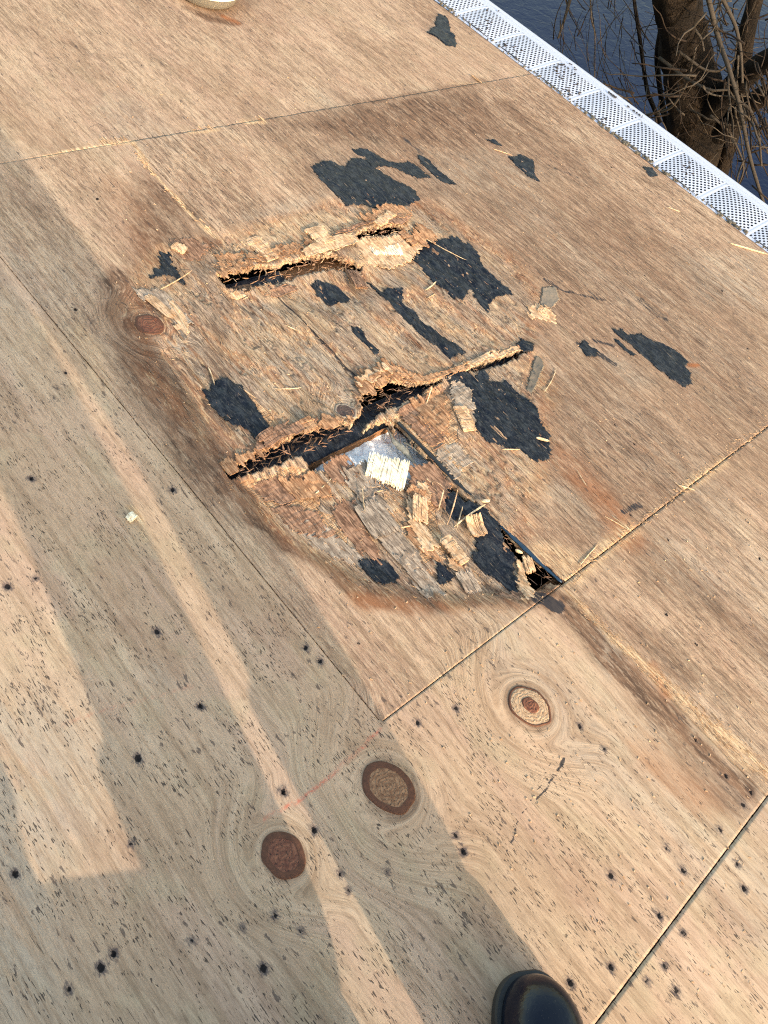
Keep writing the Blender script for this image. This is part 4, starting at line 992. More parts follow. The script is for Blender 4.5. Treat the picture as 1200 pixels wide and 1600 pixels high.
def stick(p0, p1, r, label, mat=STRAW, z0=.004, z1=.004, group='loose pale splinters', cat='splinter', bow=.0):
    a = np.array([*at(*p0, 0), 0.0]); c = np.array([*at(*p1, 0), 0.0])
    a[2] = zat(a[0], a[1]) + z0; c[2] = zat(c[0], c[1]) + z1
    m = (a + c) / 2; m[2] = max(m[2], zat(m[0], m[1]) + max(.0015, min(z0, z1))); side = np.cross(c - a, [0, 0, 1.0]); m = m + side * bow
    b = MB(); pts = [a, a * .7 + m * .3, (a + 2 * m + c) / 4, c * .7 + m * .3, c]
    b.tube(pts, [r * .4, r, r * 1.1, r * .9, r * .3], 5)
    o = b.build('splinter', mat); tag(o, label, cat, group)
STICKS = [
 ((757, 790), (714, 816), .0017, 'pale splinter pointing up right over the long black patch, longest of the crossed three', .010, .006),
 ((713, 769), (703, 812), .0014, 'upright pale splinter, middle of the crossed three', .014, .004),
 ((693, 766), (689, 789), .0014, 'short upright pale splinter, leftmost of the crossed three', .012, .004),
 ((724, 790), (718, 820), .0012, 'short splinter between the crossed three and the curled flake', .006, .003),
 ((770, 233), (800, 244), .0011, 'pale splinter lying just above the small scuffed patch', .002, .002),
 ((658, 370), (728, 408), .0010, 'long thin splinter across the top of the big ragged black patch', .005, .003),
 ((664, 455), (682, 438), .0020, 'short thick pale splinter left of the big ragged black patch', .003, .003),
 ((668, 466), (680, 460), .0012, 'tiny green tinted splinter left of the big ragged black patch', .003, .003),
 ((868, 578), (850, 612), .0010, 'thin pale splinter right of the slim grey scrap', .003, .003),
 ((838, 684), (858, 690), .0030, 'flat cream chip on the right edge of the largest lower black patch', .003, .003),
 ((785, 702), (812, 703), .0014, 'pale splinter under the largest lower black patch', .003, .003),
 ((1140, 382), (1200, 400), .0022, 'long straw stick against the gutter guard at right edge', .004, .004),
 ((1042, 325), (1062, 332), .0012, 'short pale splinter near the gutter guard', .003, .003),
 ((735, 118), (752, 131), .0030, 'small glinting pale chip beside the top seam', .004, .004),
 ((495, 765), (520, 740), .0016, 'pale splinter leaning in the torn wood left of cream block', .006, .004),
 ((568, 755), (572, 795), .0011, 'thin upright splinter left below the cream block', .012, .003),
 ((590, 765), (600, 762), .0012, 'small splinter at foot of the cream block', .005, .004),
 ((806, 858), (818, 862), .0030, 'light chip at top of the small square hole', .004, .004),
 ((764, 785), (752, 783), .0030, 'light chip on the straight gap', .006, .006),
 ((250, 455), (300, 425), .0012, 'orange splinter beside the boomerang shaped patch', .003, .003),
 ((268, 480), (292, 520), .0014, 'yellow splinter right of the reddish knot', .003, .003),
 ((430, 605), (470, 608), .0011, 'pale bent splinter on the grey veneer left of the purple knot', .003, .003),
 ((440, 560), (462, 580), .0010, 'thin splinter on the grey veneer right of the leaf shaped patch', .003, .003),
 ((445, 508), (470, 520), .0010, 'pale curved splinter below the upper crack', .003, .003),
 ((325, 575), (335, 600), .0012, 'pale splinter above the leaf shaped patch', .003, .003),
 ((380, 610), (400, 625), .0016, 'brown chip right of the leaf shaped patch', .003, .003),
 ((900, 735), (915, 760), .0008, 'thin twig of splinter on the right panel', .003, .003),
 ((1060, 760), (1085, 768), .0012, 'pale splinter fan above the cross seam', .003, .003),
 ((628, 820), (650, 815), .0012, 'small pale splinter left of the torn veneer tongue', .005, .003),
 ((985, 832), (945, 808), .0010, 'pale splinter fanning up left from the cross seam', .003, .002),
 ((985, 830), (955, 806), .0008, 'thin splinter next to the one fanning up left from the cross seam', .003, .002),
 ((1070, 770), (1052, 752), .0011, 'short splinter at the right bend of the cross seam', .003, .002),
 ((905, 885), (935, 850), .0010, 'long splinter above the blue edged membrane end', .003, .002),
 ((672, 610), (667, 640 - 10), .0012, 'upright pale splinter standing in the lower crack', .014, .002)]
for i, s in enumerate(STICKS): stick(s[0], s[1], s[2], s[3], FRESH if i % 3 == 1 else STRAW, s[4], s[5], bow=rnd.uniform(-.08, .08))

PPOLY = [(poly(L), (poly(L)[:, 0].min(), poly(L)[:, 0].max(), poly(L)[:, 1].min(), poly(L)[:, 1].max())) for L, _ in PATCHES]
# fine fibres lifted from the rotten wood: uncountable
def fibres(name, n, region, mat, parent, lens, rad, axis_sd, lift, seed, dens=None, dirv=(0, 1)):
    r = np.random.default_rng(seed); x0, y0 = region.min(0); x1, y1 = region.max(0)
    X = r.uniform(x0, x1, n * 6); Y = r.uniform(y0, y1, n * 6)
    m = inside(X, Y, region) & (holes_sd(X, Y) > .001)
    for P_, bb in PPOLY:
        k_ = (X > bb[0]) & (X < bb[1]) & (Y > bb[2]) & (Y < bb[3]) & m
        if k_.any(): k2 = np.where(k_)[0]; m[k2] &= ~(inside(X[k2], Y[k2], P_) & (r.random(len(k2)) > .06))
    if dens is not None: m &= dens(X, Y) > r.random(len(X))
    X, Y = X[m][:n], Y[m][:n]; n = len(X); L = r.uniform(*lens, n) * np.exp(r.normal(0, .35, n)); R = r.uniform(*rad, n)
    A = math.atan2(dirv[1], dirv[0]) + r.normal(0, axis_sd, n)
    dx, dy = np.cos(A) * L / 2, np.sin(A) * L / 2
    P0 = np.stack([X - dx, Y - dy], 1); P1 = np.stack([X + dx, Y + dy], 1)
    z0 = height(P0[:, 0], P0[:, 1]) + r.uniform(0, lift, n); z1 = height(P1[:, 0], P1[:, 1]) + r.uniform(0, lift, n)
    zm = np.maximum((z0 + z1) / 2, height(X, Y) + R * .4); nx, ny = -np.sin(A) * R, np.cos(A) * R
    bow = r.normal(0, .08, n) * L
    V = np.zeros((n, 8, 3))
    for i, (px, py, pz, k) in enumerate(((P0[:, 0], P0[:, 1], z0, .3), (X + ny * 0 - np.sin(A) * bow, Y + np.cos(A) * bow, zm, 1), (P1[:, 0], P1[:, 1], z1, .2))):
        if i < 2 or True:
            pass
    pts = [(P0[:, 0], P0[:, 1], z0, .35), (X - np.sin(A) * bow, Y + np.cos(A) * bow, zm, 1.0), (P1[:, 0], P1[:, 1], z1, .25)]
    V = np.zeros((n, 9, 3))
    for i, (px, py, pz, k) in enumerate(pts):
        V[:, i * 3 + 0] = np.stack([px - nx * k, py - ny * k, pz - R * .3 * k], 1)
        V[:, i * 3 + 1] = np.stack([px + nx * k, py + ny * k, pz - R * .3 * k], 1)
        V[:, i * 3 + 2] = np.stack([px, py, pz + R * .9 * k], 1)
    F = []
    for i in range(2):
        for a, b_ in ((0, 1), (1, 2), (2, 0)):
            F.append((i * 3 + a, i * 3 + b_, i * 3 + 3 + b_, i * 3 + 3 + a))
    F = np.array(F)[None] + (np.arange(n) * 9)[:, None, None]
    o = link(name, mesh(name, V.reshape(-1, 3), F.reshape(-1, 4)), mat, parent); o['kind'] = 'stuff'; return o
core = lambda x, y: .25 + .9 * sstep(.45, .65, fbm(x * 20, y * 9, 77))
FIB_G = simple_wood('grey_brown_loose_fibres', (.24, .17, .125), (.44, .34, .26))
RM = ROT[:, 0] < 9
ROTL = ROT.copy()
fibres('loose_fibres', 3400, ROT, FIB_G, s_mid, (.006, .022), (.0002, .0005), .12, .0014, 1, core)
fibres('loose_fibres', 750, ROT, FRESH, s_mid, (.004, .014), (.0002, .0005), .22, .002, 2, core)
fibres('loose_fibres', 900, ROT, ORANGE, s_mid, (.004, .015), (.0002, .0006), .22, .002, 3, core)
near2 = poly([(340, 720), (450, 660), (560, 650), (640, 585), (830, 535), (840, 560), (720, 620), (740, 730), (820, 850), (800, 940), (640, 940), (480, 860), (360, 770)])
fibres('loose_fibres', 500, near2, FRESH, s_mid, (.003, .011), (.0002, .0007), .45, .004, 4)
near1 = poly([(320, 390), (440, 370), (560, 340), (640, 325), (680, 360), (640, 420), (560, 430), (440, 470), (340, 460)])
fibres('loose_fibres', 600, near1, FRESH, s_mid, (.003, .011), (.0002, .0007), .5, .004, 5)
rightp = np.array([(XF + .01, YB + .02), (XE - .05, YB + .02), (XE - .05, YD - .05), (XF + .01, YD - .05)])
fibres('loose_fibres', 1600, rightp, FIB_G, s_rgt, (.005, .016), (.0003, .0006), .14, .001, 6)
fibres('loose_fibres', 260, rightp, FRESH, s_rgt, (.004, .014), (.0002, .0005), .3, .002, 7)
band_ = poly([(905, 935), (960, 985), (1040, 1050), (1120, 1120), (1200, 1190), (1200, 1225), (1100, 1140), (1000, 1050), (900, 950)])
fibres('loose_fibres', 500, band_, FRESH, s_big, (.004, .012), (.0002, .0006), .12, .0014, 8)
seamr = poly([(880, 900), (985, 820), (1200, 645), (1200, 668), (985, 842), (880, 925)])
fibres('loose_fibres', 300, seamr, FRESH, s_rgt, (.003, .010), (.0004, .0009), 1.0, .003, 9)

# ------------------------------------------------------------------ gutter with perforated guard
gut = empty('gutter', (XE, 0, 0)); tag(gut, 'white eave gutter covered with perforated metal guard panels', 'gutter')
WHITE = mat_plain('white_aluminium', (.43, .475, .61), .5, .0004, 120, .04, Metallic=.0)
DIRTY = mat_plain('grey_gutter_inside', (.20, .21, .22), .7, .001, 60, .4)
GW = .218; SEG = .1845; Y0G = 1.016 - SEG * 14
def gz(u):      # cross profile over the width: rises from the deck edge, crowns, ends in a flat rolled rim
    return .001 + .016 * math.sin(math.pi * min(u / GW, 1) * .62) 
def guard_mesh():
    nx_, ny_ = 15, 21
    x0, x1 = .012, GW - .052; y0_, y1_ = .012, SEG - .006
    cw = (x1 - x0) / nx_; ch = (y1_ - y0_) / ny_
    V = []; F = []
    def P(x, y):
        u = x; arch = .0045 * math.sin(math.pi * y / SEG)
        return (x, y, gz(u) + arch)
    def quadring(cx, cy, rx, ry):
        n = len(V); hs = [(-1, -1), (0, -1), (1, -1), (1, 0), (1, 1), (0, 1), (-1, 1), (-1, 0)]
        for h in hs: V.append(P(cx + h[0] * cw / 2, cy + h[1] * ch / 2))
        for h in hs:
            k = 1 if 0 in h else .74
            V.append(P(cx + h[0] * rx * k, cy + h[1] * ry * k))
        for j in range(8): F.append((n + j, n + (j + 1) % 8, n + 8 + (j + 1) % 8, n + 8 + j))
    def quad(xa, xb, ya, yb, m=1):
        for i in range(m):
            a = xa + (xb - xa) * i / m; b_ = xa + (xb - xa) * (i + 1) / m
            n = len(V); V.extend([P(a, ya), P(b_, ya), P(b_, yb), P(a, yb)]); F.append((n, n + 1, n + 2, n + 3))
    for i in range(nx_):
        for j in range(ny_):
            cx = x0 + (i + .5) * cw; cy = y0_ + (j + .5) * ch
            # diamond lattice: two families of holes
            if (i + j) % 2 == 0: quadring(cx, cy, cw * .49, ch * .49)
            else: quad(cx - cw / 2, cx + cw / 2, cy - ch / 2, cy + ch / 2)
    quad(0, x0, 0, SEG, 1); quad(x1, GW - .02, 0, SEG, 4)
    quad(x0, x1, 0, y0_, 8); quad(x0, x1, y1_, SEG, 8)
    # thickness: a lowered copy
    n = len(V); V += [(v[0], v[1], v[2] - .0012) for v in V]; F += [tuple(n + q for q in f[::-1]) for f in F]
    return mesh('gutter_guard', V, F)
gm = guard_mesh(); gm.materials.append(WHITE)
y = Y0G; k = 0
while y < 4.5:
    o = link('guard_panel', gm, None, gut); o.location = (0, y, 0)
    b = MB()    # rib over the joint
    pr = [(.004 + (GW - .05) * q / 10) for q in range(11)]
    b.rings([[(p, y_, z_) for (y_, z_) in ((-.007, gz(p) - .0002), (-.005, gz(p) + .0006), (.006, gz(p) + .0006), (.008, gz(p) - .0002))] for p in pr])
    r_ = b.build('guard_rib', WHITE, gut, True) if k == 0 else link('guard_rib', rib_me, None, gut)
    if k == 0: rib_me = r_.data
    r_.location = (0, y, 0); y += SEG; k += 1
b = MB()        # outer rolled rim
prof = [(GW - .024, gz(GW) - .0005), (GW - .020, gz(GW) + .003), (GW - .010, gz(GW) + .0048), (GW, gz(GW) + .003), (GW + .006, gz(GW) - .004), (GW + .006, gz(GW) - .016), (GW - .002, gz(GW) - .016), (GW - .004, gz(GW) - .006)]
b.rings([[(p[0], yy, p[1]) for p in prof] for yy in (-2.2, 0, 1, 2, 4.5)]); b.build('gutter_rim', WHITE, gut, True)
b = MB(); prof = [(0, -.012), (.0, -.11), (.16, -.115), (GW - .01, -.06), (GW + .001, -.004), (GW + .003, -.004), (GW - .004, -.066), (.162, -.118), (-.002, -.114), (-.002, -.012)]
b.rings([[(p[0], yy, p[1]) for p in prof] for yy in (-2.2, 1, 4.5)]); b.build('gutter_trough', DIRTY, gut)
# moss and dirt along the inner edge of the guard, dead leaves on it
MOSS = mat_plain('grey_green_moss', (.11, .10, .085), .95, .002, 200, .4)
b = MB(); r_ = random.Random(3)
for i in range(300):
    yy = r_.uniform(.3, 2.4); xx = XE + r_.gauss(.004, .005); rr = r_.uniform(.001, .0036) * (1.6 if vnoise(np.array([yy * 7]), np.array([.5]), 4)[0] > .6 else .8)
    z = .004 + r_.uniform(0, .004)
    ring = lambda s, dz: [(xx + rr * s * math.cos(a), yy + rr * 1.5 * s * math.sin(a), z + dz) for a in np.linspace(0, 2 * math.pi, 6)[:-1]]
    b.rings([ring(1, -.003), ring(.9, rr * .3), ring(.35, rr * .6)])
o = b.build('moss', MOSS); tag(o, 'grey green moss and grit along the inner edge of the gutter guard', 'moss', kind='stuff')
b = MB()
for i in range(70):
    c = r_.choice([(800, 82), (795, 80), (870, 110), (880, 120), (925, 185), (760, 40), (1010, 180), (985, 150), (890, 140), (1065, 272)])
    xx, yy = at(c[0] + r_.gauss(0, 9), c[1] + r_.gauss(0, 7)); xx = min(max(xx, XE + .01), XE + GW - .03)
    zz = gz(xx - XE) + .004; a = r_.uniform(0, 6.28); L = r_.uniform(.003, .008); ww = r_.uniform(.001, .004)
    b.box((xx, yy, zz), (math.cos(a) * L, math.sin(a) * L, r_.uniform(-.001, .001)), (-math.sin(a) * ww, math.cos(a) * ww, 0), (0, 0, .0012))
o = b.build('debris', mat_plain('dark_leaf_crumbs', (.035, .03, .035), .9, .002, 200, .4)); tag(o, 'dark leaf crumbs scattered over the gutter guard', 'debris', kind='stuff')
# loose grains of bark and wood dust on the sheets
b = MB()
for i in range(900):
    px, py = r_.uniform(180, 1190), r_.uniform(120, 1560)
    xx, yy = at(px, py)
    if xx > XE - .02 or xx < .5 + .2 * r_.random(): continue
    if holes_sd(np.array([xx]), np.array([yy]))[0] < .003: continue
    a = r_.uniform(0, 6.28); L = r_.uniform(.0007, .0024); ww = r_.uniform(.0005, .001); zz = zat(xx, yy) + .0007
    b.box((xx, yy, zz), (math.cos(a) * L, math.sin(a) * L, 0), (-math.sin(a) * ww, math.cos(a) * ww, 0), (0, 0, .0006))
o = b.build('wood_crumbs', FRESH); tag(o, 'tiny pale wood crumbs scattered over the plywood', 'crumbs', kind='stuff')

# ------------------------------------------------------------------ plastic lid at the top edge
def lathe(prof, k=48):
    b = MB(); b.rings([[(r * math.cos(2 * math.pi * j / k), r * math.sin(2 * math.pi * j / k), z) for j in range(k)] for r, z in prof]); return b
t = NT('clear_plastic'); PL = t.out((.50, .46, .40), .22, None, Transmission_Weight=.7, IOR=1.35)
tub = empty('plastic_tub'); cx, cy = at(322, -3); tub.location = (cx, cy, .002)
tag(tub, 'translucent pale plastic tub cut off by the top edge of the photo', 'plastic tub')
b = lathe([(.050, 0), (.070, .002), (.083, .010), (.088, .020), (.094, .034), (.0965, .036), (.0965, .034), (.0955, .031), (.0900, .020), (.0850, .008), (.071, -.0005), (.050, -.001)][::-1])
b.build('bowl', PL, tub, True)
b = lathe([(.094, .033), (.099, .034), (.101, .037), (.099, .040), (.094, .039)]); b.build('rim', mat_plain('milky_plastic_rim', (.78, .76, .70), .25), tub, True)

# ------------------------------------------------------------------ the photographer: person with black boots
def skin_body():
    J = {'pel': (.175, -.56, .84, .125), 'sp1': (.185, -.55, 1.00, .125), 'sp2': (.16, -.53, 1.16, .135), 'ch': (.13, -.50, 1.30, .145), 'nk': (.12, -.47, 1.44, .055), 'hd': (.13, -.44, 1.545, .088), 'hd2': (.14, -.43, 1.63, .075),
         'hr': (.27, -.56, .80, .095), 'kr': (.352, -.46, .46, .078), 'ar': (.364, -.415, .10, .082),
         'hl': (.12, -.52, .80, .10), 'kl': (.165, -.42, .46, .090), 'al': (.165, -.34, .10, .090),
         'sr': (.27, -.60, 1.32, .065), 'er': (.33, -.42, 1.14, .045), 'wr': (.13, -.14, 1.10, .030),
         'sl': (.0, -.39, 1.34, .065), 'el': (-.10, -.22, 1.18, .045), 'wl': (-.05, -.02, 1.12, .030)}
    E_ = [('pel', 'sp1'), ('sp1', 'sp2'), ('sp2', 'ch'), ('ch', 'nk'), ('nk', 'hd'), ('hd', 'hd2'), ('pel', 'hr'), ('hr', 'kr'), ('kr', 'ar'), ('pel', 'hl'), ('hl', 'kl'), ('kl', 'al'),
          ('ch', 'sr'), ('sr', 'er'), ('er', 'wr'), ('ch', 'sl'), ('sl', 'el'), ('el', 'wl')]
    names = list(J); me = bpy.data.meshes.new('person'); me.from_pydata([J[n][:3] for n in names], [(names.index(a), names.index(c)) for a, c in E_], [])
    o = link('person', me)
    md = o.modifiers.new('skin', 'SKIN'); ss = o.modifiers.new('sub', 'SUBSURF'); ss.levels = ss.render_levels = 2
    for i, n in enumerate(names): me.skin_vertices[0].data[i].radius = (J[n][3],) * 2
    me.skin_vertices[0].data[0].use_root = True
    dg = bpy.context.evaluated_depsgraph_get(); ev = o.evaluated_get(dg); m2 = bpy.data.meshes.new_from_object(ev)
    o.modifiers.clear(); o.data = m2; m2.name = 'person'
    m2.materials.clear(); m2.materials.append(mat_plain('dark_work_clothes', (.035, .045, .075), .9, .002, 300, .3))
    m2.polygons.foreach_set('use_smooth', np.ones(len(m2.polygons), bool)); return o
person = skin_body(); tag(person, 'person in dark trousers and jacket taking the photo, only the black boot toe in view', 'person')
RUB = NT('black_boot_rubber'); p_ = RUB.n('ShaderNodeTexCoord').outputs['Object']
nb = RUB.noise(p_, 40, 4, .6); n3 = RUB.noise(p_, 600, 2)
RUBM = RUB.out(RUB.mix(RUB.step(n3, .68, .74, 0, .5), RUB.mix(nb, (.0015, .003, .010), (.003, .006, .018)), (.15, .12, .09)), RUB.step(nb, .35, .7,   .14, .30), RUB.bump(nb, .5, .003), Specular_IOR_Level=.32)
SOLE = mat_plain('black_boot_sole', (.014, .015, .018), .6, .001, 80, .2)
def boot(toe, heel, label):
    toe = np.array(toe); heel = np.array(heel); d = toe - heel; L = np.linalg.norm(d); d /= L; s = np.array([d[1], -d[0]])
    def pt(u, v, z): q = heel + d * u * L + s * v; return (q[0], q[1], z)
    def outline(u): # half width along the length (0 heel, 1 toe)
        if u < .12: return .034 * math.sqrt(max(0, 1 - ((.12 - u) / .12) ** 2)) + .001
        if u < .45: return .034 - .004 * math.sin((u - .12) / .33 * math.pi)
        if u < .72: return .034 + .015 * sstep(.45, .72, u)
        return .049 * max(0, 1 - ((u - .72) / .28) ** 2.5) ** .5 + .001
    us = [0, .01, .03, .07, .12, .2, .3, .4, .5, .6, .68, .74, .8, .85, .89, .925, .95, .97, .985, .995, 1.0]
    up = MB(); R = []; K = 24
    for u in us:
        w = outline(u); ht = .125 if u < .3 else .125 - .055 * float(sstep(.3, .62, u)) 
        if u > .62: ht = .070 + .006 * math.sin((u - .62) / .3 * math.pi) if u < .92 else .070
        if u > .84: ht = .027 + (ht - .027) * max(0, 1 - ((u - .84) / .16) ** 2.4) ** .5
        if u < .04: ht = .03 + .095 * (u / .04) ** .4
        ring = []
        for j in range(K + 1):
            a = math.pi * j / K
            ring.append(pt(u, -w * math.copysign(abs(math.cos(a)) ** .75, math.cos(a)), .020 + (ht - .020) * math.sin(a) ** .8))
        R.append(ring)
    up.rings(R, True)
    o = up.build('boot', RUBM, person, True); o['label'] = label
    so = MB(); Rr = []
    for z, e in ((.003, .001), (.005, .005), (.018, .0055), (.0215, .004), (.0225, -.004)):
        ring = []
        for u in us: ring.append(pt(u * (1 + .0) + (e / L) * (1 if u > .5 else -1), -(outline(u) + e), z))
        for u in us[::-1][1:-1]: ring.append(pt(u + (e / L) * (1 if u > .5 else -1), outline(u) + e, z))
        Rr.append(ring)
    so.rings(Rr, True); so.build('boot_sole', SOLE, o)
    # seam and cap stitch across the toe
    st = MB(); P = []
    for j in range(25):
        a = math.pi * (j + 2) / 28; u = .70 + .05 * math.sin(a); w = outline(u)
        P.append(pt(u, -w * math.copysign(abs(math.cos(a)) ** .75, math.cos(a)), .0208 + (.0745 - .020) * math.sin(a) ** .8 + .0005))
    st.tube(P, .0013, 6); st.build('toe_seam', SOLE, o)
    sh = MB(); c = np.array(pt(.16, 0, 0)); 
    sh.rings([[(c[0] + r * math.cos(a), c[1] + r * math.sin(a), z) for a in np.linspace(0, 2 * math.pi, 21)[:-1]] for r, z in ((.047, .07), (.050, .13), (.056, .2), (.060, .26), (.055, .262), (.05, .2))])
    sh.build('boot_shaft', RUBM, o, True)
    return o
boot((.455, -.196), (.305, -.450), 'right black rubber boot')
boot((.225, -.150), (.100, -.415), 'left black rubber boot')
hb = MB(); hb.rings([[(.135 + r * math.cos(a), -.435 + r * math.sin(a), z) for a in np.linspace(0, 2 * math.pi, 25)[:-1]] for r, z in ((.098, 1.58), (.104, 1.63), (.09, 1.70), (.05, 1.735), (.01, 1.74))])
hb.build('knit_cap', mat_plain('grey_knit_cap', (.10, .10, .11), .95, .003, 400, .3), person, True)
def hand(w, d, nm, flip):
    d = np.array(d, float); d /= np.linalg.norm(d); s = np.cross(d, [0, 0, 1.0]); s /= np.linalg.norm(s); u = np.cross(s, d)
    w = np.array(w); b = MB(); R = []
    for f, hw, ht in ((-.02, .026, .022), (.0, .030, .020), (.03, .038, .016), (.06, .041, .014), (.085, .038, .012)):
        R.append([w + d * f + s * hw * math.cos(a) + u * ht * math.sin(a) for a in np.linspace(0, 2 * math.pi, 13)[:-1]])
    b.rings(R)
    for k, (off, L) in enumerate(((-.028, .062), (-.0095, .072), (.009, .068), (.027, .054))):
        p0 = w + d * .078 + s * off; b.tube([p0, p0 + d * L * .45 + u * .004, p0 + d * L * .75 - u * .010, p0 + d * L * .85 - u * .026], [.0090, .0085, .0078, .006], 8)
    p0 = w + d * .02 + s * .030 * flip; b.tube([p0, p0 + s * .022 * flip + d * .025, p0 + s * .024 * flip + d * .052, p0 + s * .016 * flip + d * .07], [.012, .0105, .009, .007], 8)
    o = b.build('hand', mat_plain('skin', (.55, .33, .24), .55, .0008, 200, .1), person, True); o['label'] = nm
cw_ = np.array([0, 0, HC]); fw = -BM[2]; rt = BM[0]; upv = BM[1]
ph = MB(); pc = cw_ - fw * .030
ph.box(pc - rt * 0 - upv * .055, rt * .038, upv * .078, fw * .0042)
po = ph.build('smartphone', mat_plain('phone_black_glass', (.02, .02, .024), .15)); tag(po, 'black smartphone held above the deck by the person', 'phone')
hand((.13, -.14, 1.10), (-.75, .55, -.1), 'right hand', -1)
hand((-.05, -.02, 1.12), (.6, -.25, -.25), 'left hand', 1)

# bucket and box added out of view beside the photographer to cast shadows
tb = empty('shadow_bucket', (-.152, -.30, 0)); tag(tb, 'grey builder bucket added left of the person to cast a shadow, out of view', 'shadow_bucket')
b = lathe([(.095, .001), (.098, .006), (.118, .26), (.124, .262), (.124, .272), (.114, .272), (.094, .012), (.05, .010)], 40); b.build('pail', mat_plain('grey_bucket_plastic', (.16, .17, .18), .5), tb, True)
b = MB(); b.tube([(.122 * math.cos(a), .03 - .0, .255 + .0) if False else (.120 * math.cos(a), .10 * math.sin(a), .262 + .03 * math.sin(a)) for a in np.linspace(0, math.pi, 17)], .0025, 6); b.build('handle', mat_plain('steel_wire', (.4, .4, .4), .4, Metallic=1.0), tb, True)

nb_ = MB(); nb_.box((.060, -.185, .066), (.088, -.050, 0), (.022, .040, 0), (0, 0, .065)); nbo = nb_.build('shadow_box', mat_plain('brown_cardboard', (.32, .22, .13), .85, .0008, 40, .1)); nbo_ = nbo  # unseen box added to cast a low shadow on the deck
fl = MB(); fl.box((.071, -.164, .1325), (.086, -.049, 0), (.0095, .018, 0), (0, 0, .001)); fl.box((.049, -.206, .1325), (.086, -.049, 0), (.0095, .018, 0), (0, 0, .001)); fl.build('box_flap', nbo.data.materials[0], nbo)
tag(nbo, 'small brown cardboard box added to cast a shadow between bucket and left boot, out of view', 'box')
for o in DECK:
    o.matrix_world = W @ o.matrix_basis

# ------------------------------------------------------------------ house wall, water and tree below the eave (world frame)
def cam_pt(px, py, dist):
    d = BM.T @ np.array([px - 600.0, 800.0 - py, -FPX]); d /= np.linalg.norm(d)
    v = W @ Vector((d[0] * dist, d[1] * dist, d[2] * dist + HC)); return np.array(v)
ZW = -3.6
t = NT('dark_blue_water'); p_ = t.n('ShaderNodeTexCoord').outputs['Object']
n1 = t.noise(p_, 9, 4, .6, .6); n2 = t.noise(p_, 2.0, 3)
WATER = t.out(t.mix(n2, (.003, .006, .026), (.005, .010, .040)), .10, t.bump(n1, .35, .02), IOR=1.33, Specular_IOR_Level=.22)
xs = np.concatenate([-np.geomspace(300, 8, 14), np.linspace(-6, 12, 19), np.geomspace(14, 300, 14)])
X, Y = np.meshgrid(xs, xs); idx = np.arange(len(xs) ** 2).reshape(len(xs), -1)
F = np.stack([idx[:-1, :-1].ravel(), idx[:-1, 1:].ravel(), idx[1:, 1:].ravel(), idx[1:, :-1].ravel()], 1)
o = link('water', mesh('water', np.stack([X.ravel(), Y.ravel(), np.full(X.size, ZW)], 1), F), WATER); tag(o, kind='structure', deck=False)
b = MB(); 
hw = empty('house'); tag(hw, 'house body below the plywood roof at the waterside', 'house', deck=False)
ze = -XE * math.sin(SLOPE)
b = MB(); b.bx(1.9, 2.05, -2.1, 4.5, ZW - .2, -.80); b.bx(-2.1, 1.9, -2.1, -1.95, ZW - .2, -.80); b.bx(-2.1, 1.9, 4.35, 4.5, ZW - .2, -.80); b.bx(-2.1, -1.95, -1.95, 4.35, ZW - .2, -.80)
b.build('wall', mat_plain('grey_siding', (.34, .33, .31), .7, .002, 12, .1), hw)

BARKM = NT('shaded_tree_bark'); p_ = BARKM.n('ShaderNodeTexCoord').outputs['Object']
nb = BARKM.noise(p_, (34, 34, 9), 5, .7); n4 = BARKM.noise(p_, 5, 3)
BARKT = BARKM.out(BARKM.mix(BARKM.step(n4, .4, .65), BARKM.mix(nb, (.006, .005, .005), (.036, .029, .025)), BARKM.mix(nb, (.010, .008, .007), (.062, .045, .034))), .95, BARKM.bump(nb, 1, .08), Specular_IOR_Level=.1)  # bark colour kept near black in place of shade on the tree
TWIG = mat_plain('brown_twig_bark', (.030, .021, .016), .9, .002, 90, .5, Specular_IOR_Level=.15)  # twig and vine colours darkened too, standing in for shade
VINE = mat_plain('pale_dry_vine', (.062, .050, .040), .85, .002, 90, .4, Specular_IOR_Level=.15)
tree = empty('tree'); base = cam_pt(1110, 320, 6.0); tree.location = (base[0], base[1], ZW); tag(tree, 'bare tree coloured as if in shade, rising from the water beyond the gutter, hung with vines', 'tree', deck=False)
TL = np.array([base[0], base[1], ZW])
def rough_tube(b, pts, R, k=18, seed=0, rough=.16):
    P = [np.array(p, float) for p in pts]; Q = []; RR = []
    for i in range(len(P) - 1):
        for q in range(10):
            f = q / 10; Q.append(P[i] * (1 - f) + P[i + 1] * f); RR.append(R[i] * (1 - f) + R[i + 1] * f)
    Q.append(P[-1]); RR.append(R[-1]); Q = np.array(Q)
    for _ in range(6): Q[1:-1] = (Q[:-2] + 2 * Q[1:-1] + Q[2:]) / 4
    rings = []
    for i in range(len(Q)):
        tt = Q[min(i + 1, len(Q) - 1)] - Q[max(i - 1, 0)]; tt /= np.linalg.norm(tt); u = np.cross(tt, [.2, 1, .1]); u /= np.linalg.norm(u); v = np.cross(tt, u)
        rings.append([Q[i] + (RR[i] * (1 + rough * (float(fbm(np.array([j * .9 + 5]), np.array([i * .22]), seed)[0]) - .5) * 2)) * (math.cos(2 * math.pi * j / k) * u + math.sin(2 * math.pi * j / k) * v) for j in range(k)])
    b.rings(rings)
b = MB()
tb_ = cam_pt(1095, 250, 6.3)
rough_tube(b, [np.array([tb_[0] + .1, tb_[1] - .1, ZW - .2]) - TL, cam_pt(1092, 225, 6.0) - TL, cam_pt(1080, 130, 5.5) - TL, cam_pt(1066, 60, 5.1) - TL, cam_pt(1056, 0, 4.8) - TL, cam_pt(1040, -120, 4.3) - TL, cam_pt(1030, -300, 4.0) - TL], [.19, .17, .145, .115, .105, .09, .08], 22, 3, .22)
